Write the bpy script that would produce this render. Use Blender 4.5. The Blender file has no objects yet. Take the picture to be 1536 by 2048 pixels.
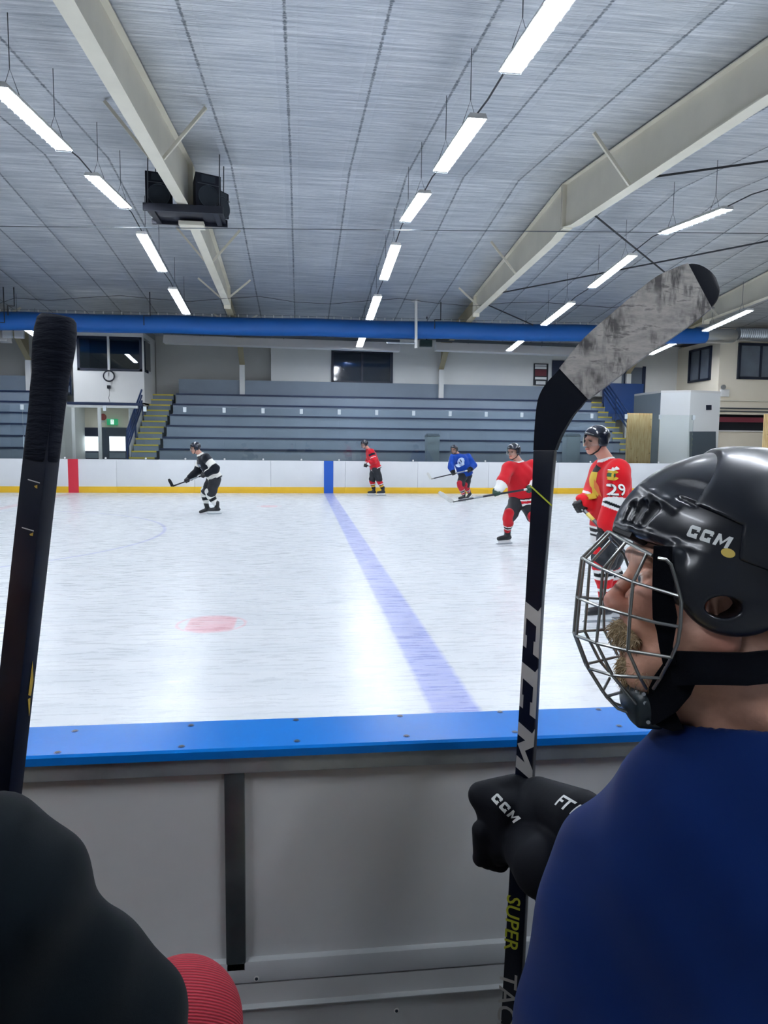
EXPO = 1.2
import bpy, bmesh, math, random
import numpy as np
from mathutils import Vector, Matrix
from mathutils.bvhtree import BVHTree
random.seed(7); RNG = np.random.RandomState(5)
SC = bpy.context.scene; COL = SC.collection
PI = math.pi
# ---------------------------------------------------------------- camera
YAW, PITCH, ROLL, CH, FPX = -.1186, .0943, -.0102, 1.6185, 1420.0
def _rot():
    f = np.array([-math.sin(YAW)*math.cos(PITCH), math.cos(YAW)*math.cos(PITCH), -math.sin(PITCH)])
    r = np.array([math.cos(YAW), math.sin(YAW), 0.]); u = np.cross(r, f)
    c, s = math.cos(ROLL), math.sin(ROLL)
    return c*r - s*u, s*r + c*u, f
CR, CU, CF = _rot(); C0 = np.array([0, 0, CH])
def ray(x, y): return CF + CR*(x-768)/FPX - CU*(y-1024)/FPX
def PY(x, y, Y): d = ray(x, y); return C0 + d*(Y/d[1])
def PZ(x, y, Z): d = ray(x, y); return C0 + d*((Z-CH)/d[2])
def PX(x, y, X): d = ray(x, y); return C0 + d*(X/d[0])
def PP(x, y, p0, n): d = ray(x, y); return C0 + d*(np.dot(np.asarray(p0)-C0, n)/np.dot(d, n))
def make_camera():
    cd = bpy.data.cameras.new('camera'); cam = bpy.data.objects.new('camera', cd); COL.objects.link(cam)
    cd.sensor_fit = 'VERTICAL'; cd.sensor_height = 24; cd.lens = 24*FPX/2048; cd.clip_start = .02; cd.clip_end = 200
    m = Matrix.Identity(4)
    for i in range(3): m[i][0], m[i][1], m[i][2], m[i][3] = CR[i], CU[i], -CF[i], C0[i]
    cam.matrix_world = m; SC.camera = cam
# ---------------------------------------------------------------- materials
def lin(h):
    h = h.lstrip('#'); v = [int(h[i:i+2], 16)/255 for i in (0, 2, 4)]
    return tuple(c/12.92 if c <= .04045 else ((c+.055)/1.055)**2.4 for c in v) + (1.,)
_M = {}
class NT:
    def __init__(s, m): s.t = m.node_tree; s.n = s.t.nodes; s.l = s.t.links; s.b = s.n['Principled BSDF']; s.out = s.n['Material Output']
    def add(s, ty, **k):
        n = s.n.new(ty)
        for a, v in k.items(): setattr(n, a, v)
        return n
    def ln(s, a, b): s.l.new(a, b)
    def val(s, n, i, v):
        if hasattr(v, 'is_linked') or isinstance(v, bpy.types.NodeSocket): s.ln(v, n.inputs[i])
        else: n.inputs[i].default_value = v
    def math(s, op, a, b=None, c=None, clamp=False):
        n = s.add('ShaderNodeMath', operation=op, use_clamp=clamp)
        for i, v in enumerate((a, b, c)):
            if v is not None: s.val(n, i, v)
        return n.outputs[0]
    def coord(s, which='Object', scale=None, rot=None):
        o = s.add('ShaderNodeTexCoord').outputs[which]
        if scale is not None or rot is not None:
            mp = s.add('ShaderNodeMapping'); s.ln(o, mp.inputs[0])
            if scale is not None: mp.inputs['Scale'].default_value = scale
            if rot is not None: mp.inputs['Rotation'].default_value = rot
            o = mp.outputs[0]
        return o
    def noise(s, co, scale, detail=3, rough=.55):
        n = s.add('ShaderNodeTexNoise'); s.ln(co, n.inputs['Vector']); n.inputs['Scale'].default_value = scale
        n.inputs['Detail'].default_value = detail; n.inputs['Roughness'].default_value = rough; return n.outputs['Fac']
    def mix(s, f, a, b):
        n = s.add('ShaderNodeMix', data_type='RGBA'); s.val(n, 0, f); s.val(n, 6, a); s.val(n, 7, b); return n.outputs[2]
    def ramp(s, v, a, b, c=0., d=1.):
        n = s.add('ShaderNodeMapRange'); s.val(n, 0, v)
        for i, q in enumerate((a, b, c, d)): n.inputs[i+1].default_value = q
        n.clamp = True; return n.outputs[0]
    def bump(s, h, strength=.3, dist=.01):
        n = s.add('ShaderNodeBump'); s.ln(h, n.inputs['Height']); n.inputs['Strength'].default_value = strength
        n.inputs['Distance'].default_value = dist; s.ln(n.outputs[0], s.b.inputs['Normal']); return n
def newmat(name):
    m = bpy.data.materials.new(name); m.use_nodes = True; return m, NT(m)
def M(name, col='#808080', rough=.5, metal=0., spec=.5, var=None, bump=None, coat=0., sheen=0., emit=None, vcol=False, scale=None):
    """plain procedural material: base colour with noise variation and noise bump"""
    if name in _M: return _M[name]
    m, t = newmat(name); b = t.b
    c = lin(col); b.inputs['Base Color'].default_value = c; b.inputs['Roughness'].default_value = rough
    b.inputs['Metallic'].default_value = metal; b.inputs['Specular IOR Level'].default_value = spec
    b.inputs['Coat Weight'].default_value = coat; b.inputs['Coat Roughness'].default_value = .08
    b.inputs['Sheen Weight'].default_value = sheen
    src = None
    if vcol:
        a = t.add('ShaderNodeAttribute', attribute_name='col'); src = a.outputs['Color']; t.ln(src, b.inputs['Base Color'])
    if var or bump: co = t.coord('Object', scale)
    if var:
        f = t.ramp(t.noise(co, var[0], 4), .3, .7)
        base = src if src is not None else c
        dk = t.add('ShaderNodeMix', data_type='RGBA', blend_type='MULTIPLY'); dk.inputs[0].default_value = 1
        t.val(dk, 6, base); k = 1-var[1]; dk.inputs[7].default_value = (k, k, k, 1)
        t.ln(t.mix(f, dk.outputs[2], base), b.inputs['Base Color'])
    if bump: t.bump(t.noise(co, bump[0], 3), bump[1], bump[2] if len(bump) > 2 else .01)
    if emit: b.inputs['Emission Color'].default_value = lin(emit[0]); b.inputs['Emission Strength'].default_value = emit[1]
    _M[name] = m; return m
# ---------------------------------------------------------------- objects
WL = {}
def tag(o, label=None, cat=None, group=None, kind=None):
    if label: o['label'] = label
    if cat: o['category'] = cat
    if group: o['group'] = group
    if kind: o['kind'] = kind
    return o
def empty(name, loc, label, cat, group=None):
    o = bpy.data.objects.new(name, None); COL.objects.link(o); o.location = tuple(loc); o.empty_display_size = .05
    WL[o.name] = np.array(loc, float); return tag(o, label, cat, group)
def link(name, me, parent=None, loc=None):
    o = bpy.data.objects.new(name, me); COL.objects.link(o)
    WL[o.name] = np.zeros(3) if parent is None and loc is None else (np.array(loc, float) if loc is not None else WL[parent.name])
    if parent is not None:
        o.parent = parent
    elif loc is not None: o.location = tuple(loc)
    return o
def unit(v): v = np.asarray(v, float); return v/max(1e-12, np.linalg.norm(v))
def frame_from(z, hint=(0, 0, 1)):
    z = unit(z); h = np.array(hint, float)
    if abs(np.dot(z, unit(h))) > .97: h = np.array([1., 0, 0]) if abs(z[0]) < .8 else np.array([0, 1., 0])
    x = unit(np.cross(h, z)); return x, np.cross(z, x), z
class MB:
    """collects shapes in world coordinates; build() links them as one mesh object"""
    def __init__(s): s.v = []; s.f = []; s.m = []; s.mats = []
    def mi(s, mat):
        if mat not in s.mats: s.mats.append(mat)
        return s.mats.index(mat)
    def add(s, v, f, mat=None):
        o = len(s.v); s.v += [tuple(map(float, p)) for p in v]; k = s.mi(mat)
        for q in f: s.f.append([i+o for i in q]); s.m.append(k)
        return s
    def box(s, lo, hi, mat=None):
        (a, b, c), (d, e, g) = lo, hi
        v = [(a,b,c),(d,b,c),(d,e,c),(a,e,c),(a,b,g),(d,b,g),(d,e,g),(a,e,g)]
        return s.add(v, [(0,3,2,1),(4,5,6,7),(0,1,5,4),(1,2,6,5),(2,3,7,6),(3,0,4,7)], mat)
    def obox(s, c, half, R, mat=None):
        R = np.array(R); c = np.array(c); v = []
        for z in (-1, 1):
            for x, y in ((-1,-1),(1,-1),(1,1),(-1,1)): v.append(c + R[0]*x*half[0] + R[1]*y*half[1] + R[2]*z*half[2])
        return s.add(v, [(0,3,2,1),(4,5,6,7),(0,1,5,4),(1,2,6,5),(2,3,7,6),(3,0,4,7)], mat)
    def bar(s, a, b, w, h, mat=None, hint=(0,0,1)):
        a, b = np.array(a, float), np.array(b, float); x, y, z = frame_from(b-a, hint)
        return s.obox((a+b)/2, (w/2, h/2, np.linalg.norm(b-a)/2), (x, y, z), mat)
    def tube(s, pts, r, mat=None, n=8, caps=True, closed=False):
        pts = [np.array(p, float) for p in pts]; N = len(pts); rr = r if hasattr(r, '__len__') else [r]*N
        vs = []; x = None
        for i, p in enumerate(pts):
            if closed: d = unit(pts[(i+1) % N]-p) + unit(p-pts[i-1])
            else:
                d = np.zeros(3)
                if i < N-1: d = d + unit(pts[i+1]-p)
                if i > 0: d = d + unit(p-pts[i-1])
            d = unit(d)
            if x is None: x, y, _ = frame_from(d)
            else: x = unit(x - d*np.dot(x, d)); y = np.cross(d, x)
            for k in range(n):
                t = 2*PI*k/n; vs.append(p + (x*math.cos(t) + y*math.sin(t))*rr[i])
        fs = []
        for i in range(N if closed else N-1):
            j = (i+1) % N
            for k in range(n): fs.append((i*n+k, i*n+(k+1) % n, j*n+(k+1) % n, j*n+k))
        if caps and not closed: fs += [tuple(range(n-1, -1, -1)), tuple((N-1)*n+k for k in range(n))]
        return s.add(vs, fs, mat)
    def sweep(s, pts, prof, xs, mat=None):
        """profile (2D list) swept along pts; xs = per-point (x axis, y axis)"""
        n = len(prof); vs = []; 
        for p, (x, y) in zip(pts, xs):
            for a, b in prof: vs.append(np.array(p)+np.array(x)*a+np.array(y)*b)
        fs = []
        for i in range(len(pts)-1):
            for k in range(n): fs.append((i*n+k, i*n+(k+1) % n, (i+1)*n+(k+1) % n, (i+1)*n+k))
        fs += [tuple(range(n-1, -1, -1)), tuple((len(pts)-1)*n+k for k in range(n))]
        return s.add(vs, fs, mat)
    def prism(s, poly, ext, mat=None):
        """poly = list of 3D points (planar), extruded by vector ext"""
        n = len(poly); poly = [np.array(p, float) for p in poly]; e = np.array(ext, float)
        return s.add(poly + [p+e for p in poly], [tuple(range(n-1, -1, -1)), tuple(range(n, 2*n))] + [(k, (k+1) % n, n+(k+1) % n, n+k) for k in range(n)], mat)
    def disc(s, c, nrm, r, th, mat=None, n=20, r2=None):
        x, y, z = frame_from(nrm); c = np.array(c, float); r2 = r if r2 is None else r2
        return s.prism2([c + (x*math.cos(2*PI*k/n)+y*math.sin(2*PI*k/n))*r for k in range(n)], [c + z*th + (x*math.cos(2*PI*k/n)+y*math.sin(2*PI*k/n))*r2 for k in range(n)], mat)
    def prism2(s, A, B, mat=None):
        n = len(A)
        return s.add(list(A)+list(B), [tuple(range(n-1, -1, -1)), tuple(range(n, 2*n))] + [(k, (k+1) % n, n+(k+1) % n, n+k) for k in range(n)], mat)
    def build(s, name, mat=None, parent=None, bev=0., sharp=35, smooth=True, loc=None):
        me = bpy.data.meshes.new(name)
        off = WL[parent.name] if parent is not None else (np.array(loc, float) if loc is not None else np.zeros(3))
        me.from_pydata([tuple(np.array(p)-off) for p in s.v], [], s.f)
        mats = [m if m is not None else mat for m in s.mats]
        for m in mats: me.materials.append(m)
        for p, k in zip(me.polygons, s.m): p.material_index = k
        bm = bmesh.new(); bm.from_mesh(me); bmesh.ops.recalc_face_normals(bm, faces=bm.faces)
        if bev:
            es = [e for e in bm.edges if len(e.link_faces) == 2 and e.calc_face_angle(0) > .5]
            bmesh.ops.bevel(bm, geom=es, offset=bev, segments=2, affect='EDGES', profile=.6, clamp_overlap=True)
        bm.to_mesh(me); bm.free()
        if smooth:
            me.polygons.foreach_set('use_smooth', [True]*len(me.polygons)); me.set_sharp_from_angle(angle=math.radians(sharp))
        return link(name, me, parent, loc)
# ---------------------------------------------------------------- signed-distance modelling (organic shapes)
class F:
    def __init__(s, fn, lo, hi): s.fn, s.lo, s.hi = fn, np.array(lo, float), np.array(hi, float)
    def __call__(s, p): return s.fn(p)
def cap(a, b, ra, rb=None):
    a, b = np.array(a, np.float32), np.array(b, np.float32); rb = ra if rb is None else rb
    ba = b-a; l2 = float(ba@ba)+1e-12
    def fn(p):
        h = np.clip(((p-a)@ba)/l2, 0, 1)
        return np.linalg.norm(p-a-h[:, None]*ba, axis=1)-(ra+(rb-ra)*h)
    m = max(ra, rb); return F(fn, np.minimum(a, b)-m, np.maximum(a, b)+m)
def ell(c, r, R=None):
    c = np.array(c, np.float32); r = np.array(r, np.float32); A = None if R is None else np.array(R, np.float32)
    def fn(p):
        q = p-c
        if A is not None: q = q@A.T
        k0 = np.linalg.norm(q/r, axis=1); k1 = np.linalg.norm(q/(r*r), axis=1)
        return k0*(k0-1)/np.maximum(k1, 1e-6)
    e = r if A is None else np.sqrt(((A*r[:, None])**2).sum(0))
    return F(fn, c-e, c+e)
def rbox(c, h, rad, R=None):
    c = np.array(c, np.float32); h = np.array(h, np.float32)-rad; A = None if R is None else np.array(R, np.float32)
    def fn(p):
        q = p-c
        if A is not None: q = q@A.T
        d = np.abs(q)-h
        return np.linalg.norm(np.maximum(d, 0), axis=1)+np.minimum(d.max(1), 0)-rad
    e = (h+rad) if A is None else np.abs(A.T)@(h+rad)
    return F(fn, c-e, c+e)
def half(p0, n):
    """solid on the side opposite to n"""
    p0 = np.array(p0, np.float32); n = unit(n).astype(np.float32)
    return F(lambda p: (p-p0)@n, [-1e9]*3, [1e9]*3)
def U(k, *fs):
    def fn(p):
        d = fs[0](p)
        for f in fs[1:]:
            e = f(p)
            if k > 0:
                h = np.clip(.5+.5*(e-d)/k, 0, 1); d = e+(d-e)*h-k*h*(1-h)
            else: d = np.minimum(d, e)
        return d
    return F(fn, np.min([f.lo for f in fs], 0)-k*.3, np.max([f.hi for f in fs], 0)+k*.3)
def SUB(a, b, k=0.):
    def fn(p):
        d, e = a(p), -b(p)
        if k > 0:
            h = np.clip(.5-.5*(e-d)/k, 0, 1); return e+(d-e)*h+k*h*(1-h)
        return np.maximum(d, e)
    return F(fn, a.lo, a.hi)
def INT(a, b, k=0.):
    def fn(p):
        d, e = a(p), b(p)
        if k > 0:
            h = np.clip(.5-.5*(e-d)/k, 0, 1); return e+(d-e)*h+k*h*(1-h)
        return np.maximum(d, e)
    return F(fn, np.maximum(a.lo, b.lo), np.minimum(a.hi, b.hi))
def OFF(a, r): return F(lambda p: a(p)-r, a.lo-r, a.hi+r)
def DISP(a, g, amp): return F(lambda p: a(p)+g(p), a.lo-amp, a.hi+amp)
def surface(f, h):
    lo = f.lo-2.5*h; hi = f.hi+2.5*h
    n = np.ceil((hi-lo)/h).astype(int)+1
    ax = [(lo[i]+h*np.arange(n[i])).astype(np.float32) for i in range(3)]
    D = np.empty(n, np.float32)
    YY, ZZ = np.meshgrid(ax[1], ax[2], indexing='ij'); base = np.stack([np.zeros_like(YY), YY, ZZ], -1).reshape(-1, 3)
    per = max(1, 400000//len(base))
    for i in range(0, n[0], per):
        xs = ax[0][i:i+per]; P = np.tile(base, (len(xs), 1)); P[:, 0] = np.repeat(xs, len(base))
        D[i:i+per] = f(P).reshape(len(xs), n[1], n[2])
    Sg = D < 0
    c = [Sg[a:n[0]-1+a, b:n[1]-1+b, d:n[2]-1+d] for a in (0, 1) for b in (0, 1) for d in (0, 1)]
    cnt = sum(x.astype(np.int8) for x in c); act = (cnt > 0) & (cnt < 8)
    ids = np.full(act.shape, -1, np.int64); idx = np.argwhere(act); ids[act] = np.arange(len(idx))
    acc = np.zeros((len(idx), 3)); w = np.zeros(len(idx))
    I, J, K = idx.T
    corners = [(a, b, d) for a in (0, 1) for b in (0, 1) for d in (0, 1)]
    for p in corners:
        for axn in range(3):
            if p[axn]: continue
            q = list(p); q[axn] = 1
            d0 = D[I+p[0], J+p[1], K+p[2]]; d1 = D[I+q[0], J+q[1], K+q[2]]
            x = (d0 < 0) != (d1 < 0); t = np.where(x, d0/np.where(x, d0-d1, 1), 0)
            pos = np.tile(np.array(p, float), (len(idx), 1)); pos[:, axn] = t
            acc += pos*x[:, None]; w += x
    V = (lo + h*(idx + acc/w[:, None])).astype(np.float32)
    Q = []
    for axn in range(3):
        s0 = [slice(None)]*3; s1 = [slice(None)]*3; s0[axn] = slice(0, n[axn]-1); s1[axn] = slice(1, n[axn])
        A, B = Sg[tuple(s0)], Sg[tuple(s1)]; e = np.argwhere(A != B); fl = A[tuple(e.T)]
        u, v = (axn+1) % 3, (axn+2) % 3
        ok = (e[:, u] > 0) & (e[:, v] > 0) & (e[:, u] < n[u]-1) & (e[:, v] < n[v]-1); e = e[ok]; fl = fl[ok]
        def cid(du, dv):
            k = e.copy(); k[:, u] -= du; k[:, v] -= dv; return ids[tuple(k.T)]
        q = np.stack([cid(1, 1), cid(0, 1), cid(0, 0), cid(1, 0)], 1); q[~fl] = q[~fl][:, ::-1]; Q.append(q)
    Q = np.concatenate(Q)
    for _ in range(2):
        e = h*.35; d = f(V); g = np.stack([f(V+np.array(o, np.float32)*e)-f(V-np.array(o, np.float32)*e) for o in np.eye(3)], 1)/(2*e)
        V = V-np.clip(d, -h*.6, h*.6)[:, None]*g/np.maximum((g*g).sum(1), .25)[:, None]
    return V, Q
def sdf(name, f, h, mat, parent=None, color=None, loc=None):
    """mesh of a signed-distance solid; color(V)->(N,3) linear RGB pattern of the thing itself"""
    V, Q = surface(f, h); me = bpy.data.meshes.new(name)
    off = WL[parent.name] if parent is not None else (np.array(loc, float) if loc is not None else np.zeros(3))
    V2 = (V-off).astype(np.float32)
    me.vertices.add(len(V)); me.vertices.foreach_set('co', V2.ravel())
    me.loops.add(len(Q)*4); me.loops.foreach_set('vertex_index', Q.astype(np.int32).ravel())
    me.polygons.add(len(Q)); me.polygons.foreach_set('loop_start', np.arange(0, len(Q)*4, 4, dtype=np.int32))
    me.update(calc_edges=True); me.validate()
    me.polygons.foreach_set('use_smooth', [True]*len(me.polygons)); me.materials.append(mat)
    if color is not None:
        c = np.ones((len(V), 4), np.float32); c[:, :3] = color(V)
        a = me.attributes.new('col', 'FLOAT_COLOR', 'POINT'); a.data.foreach_set('color', c.ravel())
    me.update(); return link(name, me, parent, loc)
# ---------------------------------------------------------------- lettering
def glyphs(txt, size=1., shear=0., bold=0., res=3):
    """text as flat triangles (2D verts, faces), centred on x, baseline y=0"""
    cu = bpy.data.curves.new('lettering', 'FONT'); cu.body = txt; cu.size = size; cu.shear = shear; cu.offset = bold; cu.resolution_u = res; cu.align_x = 'CENTER'
    ob = bpy.data.objects.new('lettering', cu); COL.objects.link(ob)
    dg = bpy.context.evaluated_depsgraph_get(); me = bpy.data.meshes.new_from_object(ob.evaluated_get(dg))
    v = [(p.co.x, p.co.y) for p in me.vertices]; f = [tuple(p.vertices) for p in me.polygons]
    bpy.data.objects.remove(ob); bpy.data.curves.remove(cu); bpy.data.meshes.remove(me); return v, f
def polys(pl):
    """list of 2D polygons -> verts, faces"""
    v, f = [], []
    for p in pl: f.append(tuple(range(len(v), len(v)+len(p)))); v += list(p)
    return v, f
def ring(cx, cy, r0, r1, n=32, a0=0., a1=2*PI):
    out = []
    for k in range(n):
        t, u = a0+(a1-a0)*k/n, a0+(a1-a0)*(k+1)/n
        out.append([(cx+r0*math.cos(t), cy+r0*math.sin(t)), (cx+r1*math.cos(t), cy+r1*math.sin(t)), (cx+r1*math.cos(u), cy+r1*math.sin(u)), (cx+r0*math.cos(u), cy+r0*math.sin(u))])
    return out
def circ(cx, cy, rx, ry=None, n=28):
    ry = rx if ry is None else ry; return [(cx+rx*math.cos(2*PI*k/n), cy+ry*math.sin(2*PI*k/n)) for k in range(n)]
def decal(name, vf, o, u, v, mat, parent, target=None, off=.0006, cut=.006, thick=0., start=.25):
    """flat lettering at origin o with axes u, v; wrapped onto the target mesh (printed / sewn on) when one is given"""
    V, Fc = vf; o = np.array(o, float); u = np.array(u, float); v = np.array(v, float); n = unit(np.cross(u, v))
    bm = bmesh.new(); bv = [bm.verts.new(tuple(o+u*a+v*b)) for a, b in V]
    for f in Fc:
        try: bm.faces.new([bv[i] for i in f])
        except ValueError: pass
    bmesh.ops.triangulate(bm, faces=bm.faces)
    if target is not None:
        for _ in range(6):
            es = [e for e in bm.edges if e.calc_length() > cut]
            if not es: break
            bmesh.ops.subdivide_edges(bm, edges=es, cuts=1); bmesh.ops.triangulate(bm, faces=bm.faces)
        tm = bmesh.new(); tm.from_mesh(target.data); tm.transform(Matrix.Translation(Vector(WL[target.name]))); tree = BVHTree.FromBMesh(tm); tm.free()
        for x in bm.verts:
            h = tree.ray_cast(x.co + Vector(n*start), Vector(-n), start+.35)
            if h[0] is not None: x.co = h[0] + h[1]*off
    if thick:
        bmesh.ops.solidify(bm, geom=bm.faces[:], thickness=thick)
    bmesh.ops.recalc_face_normals(bm, faces=bm.faces)
    s = sum(((f.normal @ Vector(n)) if False else f.normal.dot(Vector(n)))*f.calc_area() for f in bm.faces)
    if s < 0 and not thick: bmesh.ops.reverse_faces(bm, faces=bm.faces)
    bm.transform(Matrix.Translation(Vector(-WL[parent.name]))); me = bpy.data.meshes.new(name); bm.to_mesh(me); bm.free(); me.materials.append(mat)
    return link(name, me, parent)
# ================================================================ materials of the hall
YF, ZB = 23.56, 1.07            # far boards, board height
YI, YO = 1.397, 1.263           # near boards: ice side / bench side of the cap
YR, ZR, SL = 15.5, 7.33, .1     # roof ridge
def ceil(Y): return ZR - SL*abs(Y-YR)
white_hdpe = M('white board plastic', '#e4e7ea', .38, var=(1.5, .05))
yellow_hdpe = M('yellow kick plastic', '#e2b524', .45, var=(2, .08))
red_hdpe = M('red board plastic', '#c0273a', .42)
blue_hdpe = M('blue board plastic', '#0d4fb0', .42)
cap_blue = M('blue cap plastic', '#0a68ba', .3, spec=.1, var=(3, .12), bump=(60, .05, .002))
cream = M('cream steel paint', '#f0ead8', .5, var=(1.2, .1))
cream_wall = M('cream wall paint', '#fff6e2', .7, var=(.6, .06))
grey_wall = M('pale grey wall paint', '#f4f5f2', .7, var=(.5, .07))
recess_wall = M('grey recess wall paint', '#d6d6d2', .8, var=(.5, .06))
booth_white = M('white booth paint', '#f1f1ee', .6, var=(.8, .05))
bleach = M('grey bleacher paint', '#8d9baa', .5, var=(.7, .12))
bleach_edge = M('dark navy edge', '#14284a', .5)
navy = M('navy metal paint', '#14315f', .4)
dark_frame = M('dark window frame', '#101c33', .4)
yellow_nose = M('yellow nosing paint', '#dcc84e', .6)
steel = M('galvanised steel', '#9aa3a8', .42, metal=.45, var=(9, .35), bump=(14, .12, .004))
bright_steel = M('bright duct foil', '#b8bcc0', .3, metal=.9, bump=(20, .2, .01))
black_paint = M('black satin paint', '#0a1022', .45)
cable_m = M('dark cable', '#20242c', .6)
wire_m = M('grey wire', '#5a6066', .5, metal=.5)
white_pl = M('white plastic', '#e8e8e6', .4)
duct_blue = M('blue duct fabric', '#1160b2', .5, var=(.8, .1), bump=(3, .15, .03))
panel_wht = M('bench side panel', '#c6c9c9', .55, var=(3, .1), bump=(8, .06, .004))
ledge_grey = M('grey ledge plastic', '#c3c8ca', .5, var=(5, .1))
tube_m = M('lit tube', '#ffffff', .5, emit=('#edf4ff', 33))
lamp_m = M('lit lamp', '#ffffff', .5, emit=('#f6f8ff', 12))
dark_tunnel = M('dark interior', '#2a2f38', .8)
rubber = M('black rubber flooring', '#17191d', .85, bump=(40, .2, .004))
bench_wall = M('bench back wall', '#b4b6b6', .8, var=(1, .15))
screw_m = M('dull screw steel', '#3c4650', .45, metal=.7)

def ice_material():
    m, t = newmat('skated ice'); b = t.b
    co = t.coord('Object'); sx = t.add('ShaderNodeSeparateXYZ'); t.ln(co, sx.inputs[0]); X, Y = sx.outputs[0], sx.outputs[1]
    n1 = t.noise(t.coord('Object', (.25, 1.6, 1)), 2.2, 5); n2 = t.noise(t.coord('Object', (1, 7, 1), (0, 0, .25)), 3, 5, .65)
    n3 = t.noise(t.coord('Object', (9, 1, 1), (0, 0, .5)), 4, 4, .7)
    n4 = t.noise(t.coord('Object', (.5, 14, 1), (0, 0, -.12)), 5, 4, .7)
    base = t.mix(t.ramp(n1, .3, .72), lin('#d0d6da'), lin('#dfe3e6'))
    base = t.mix(t.ramp(n2, .55, .8, 0, .5), base, lin('#eaeded'))
    base = t.mix(t.ramp(n4, .58, .78, 0, .22), base, lin('#c9d1d7'))
    base = t.mix(t.ramp(n3, .66, .74, 0, .6), base, lin('#ffffff'))
    def absd(v, c): return t.math('ABSOLUTE', t.math('SUBTRACT', v, c))
    wob = t.math('MULTIPLY', t.math('SUBTRACT', t.noise(co, 9, 3), .5), .035)
    def soft(d, e, w): return t.ramp(t.math('ADD', d, wob), e-w, e+w, 1, 0)
    wear = t.ramp(t.math('ADD', t.math('MULTIPLY', n2, .6), t.math('MULTIPLY', n4, .4)), .36, .66, 1, .42)
    bl = t.math('MULTIPLY', soft(absd(X, .95), .15, .02), wear)
    base = t.mix(t.math('MULTIPLY', bl, .74), base, lin('#5a6bcc'))
    rl = t.math('MULTIPLY', soft(absd(X, -7.14), .15, .02), wear)
    base = t.mix(t.math('MULTIPLY', rl, .35), base, lin('#cf6d7c'))
    def rad(cx, cy):
        dx, dy = t.math('SUBTRACT', X, cx), t.math('SUBTRACT', Y, cy)
        return t.math('SQRT', t.math('ADD', t.math('MULTIPLY', dx, dx), t.math('MULTIPLY', dy, dy))), dx
    r, _ = rad(-7.05, 12.85); base = t.mix(t.math('MULTIPLY', soft(t.math('ABSOLUTE', t.math('SUBTRACT', r, 4.6)), .03, .02), .42), base, lin('#7078c4'))
    for cx, cy, k in ((-.79, 6.4, .62), (-.79, 18.6, .5)):
        r, dx = rad(cx, cy)
        fill = t.math('MULTIPLY', soft(r, .29, .02), t.ramp(t.math('ABSOLUTE', dx), .2, .225, 1, 0))
        rg = t.math('MULTIPLY', soft(t.math('ABSOLUTE', t.math('SUBTRACT', r, .3)), .014, .01), .75)
        base = t.mix(t.math('MULTIPLY', t.math('MAXIMUM', fill, rg), t.math('MULTIPLY', wear, k)), base, lin('#dd6a78'))
    t.ln(base, b.inputs['Base Color'])
    t.ln(t.ramp(n2, .3, .75, .2, .42), b.inputs['Roughness']); b.inputs['Specular IOR Level'].default_value = .25
    h = t.math('ADD', t.math('MULTIPLY', n4, .6), t.math('MULTIPLY', n3, .5)); t.bump(h, .07, .005)
    return m
def foil_material():
    m, t = newmat('foil roof insulation'); b = t.b
    co = t.coord('Object'); sx = t.add('ShaderNodeSeparateXYZ'); t.ln(co, sx.inputs[0]); X, Y = sx.outputs[0], sx.outputs[1]
    w1 = t.noise(t.coord('Object', (.5, 7.5, 1)), 1.6, 4, .62); w2 = t.noise(t.coord('Object', (.9, 24, 1), (0, 0, .02)), 1.7, 3, .6)
    blo = t.noise(t.coord('Object', (1, .55, 1)), .9, 3); spot = t.noise(t.coord('Object', (4, 6, 1)), 3, 3, .6)
    ph = t.math('DIVIDE', t.math('SUBTRACT', X, -.174-.61), 1.22)
    fr = t.math('ABSOLUTE', t.math('SUBTRACT', t.math('FRACT', t.math('ADD', ph, 40)), .5))       # 0 at a seam
    jag = t.math('MULTIPLY', t.math('SUBTRACT', t.noise(t.coord('Object', (1, 7, 1)), 3.2, 2), .5), .05)
    d = t.math('ABSOLUTE', t.math('ADD', fr, jag))
    seam = t.ramp(d, .009, .022, 1, 0)
    stitch = t.math('MULTIPLY', seam, t.ramp(t.noise(t.coord('Object', (2, 16, 1)), 2, 1), .4, .55, .45, 1))
    base = t.mix(t.ramp(w1, .3, .72), lin('#bdc3ca'), lin('#f0f2f5'))
    base = t.mix(t.ramp(spot, .68, .74, 0, .8), base, lin('#f2f5f8'))
    base = t.mix(t.math('MULTIPLY', stitch, .8), base, lin('#4c5764'))
    t.ln(base, b.inputs['Base Color']); b.inputs['Metallic'].default_value = .78
    t.ln(t.ramp(blo, .3, .7, .34, .5), b.inputs['Roughness'])
    h = t.math('ADD', t.math('ADD', t.math('MULTIPLY', w1, 1.), t.math('MULTIPLY', w2, .5)), t.math('MULTIPLY', t.ramp(d, .0, .12, 0, 1), .8))
    h = t.math('ADD', h, t.math('MULTIPLY', blo, 1.2))
    t.bump(h, .55, .05)
    return m
def glass_material(name='clear rink glass', tint='#f8fbfb', refl=.55):
    m, t = newmat(name); t.n.remove(t.b)
    tr = t.add('ShaderNodeBsdfTransparent'); tr.inputs[0].default_value = lin(tint)
    gl = t.add('ShaderNodeBsdfGlossy'); gl.inputs['Roughness'].default_value = .015; gl.inputs[0].default_value = (.92, .97, .97, 1)
    fr = t.add('ShaderNodeFresnel'); fr.inputs[0].default_value = 1.52
    mx = t.add('ShaderNodeMixShader'); t.ln(t.math('MULTIPLY', fr.outputs[0], refl*2, clamp=True), mx.inputs[0]); t.ln(tr.outputs[0], mx.inputs[1]); t.ln(gl.outputs[0], mx.inputs[2])
    t.ln(mx.outputs[0], t.out.inputs[0]); return m
rink_glass = glass_material()
dark_glass = M('dark window glass', '#2b3440', .06, spec=.7)
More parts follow.
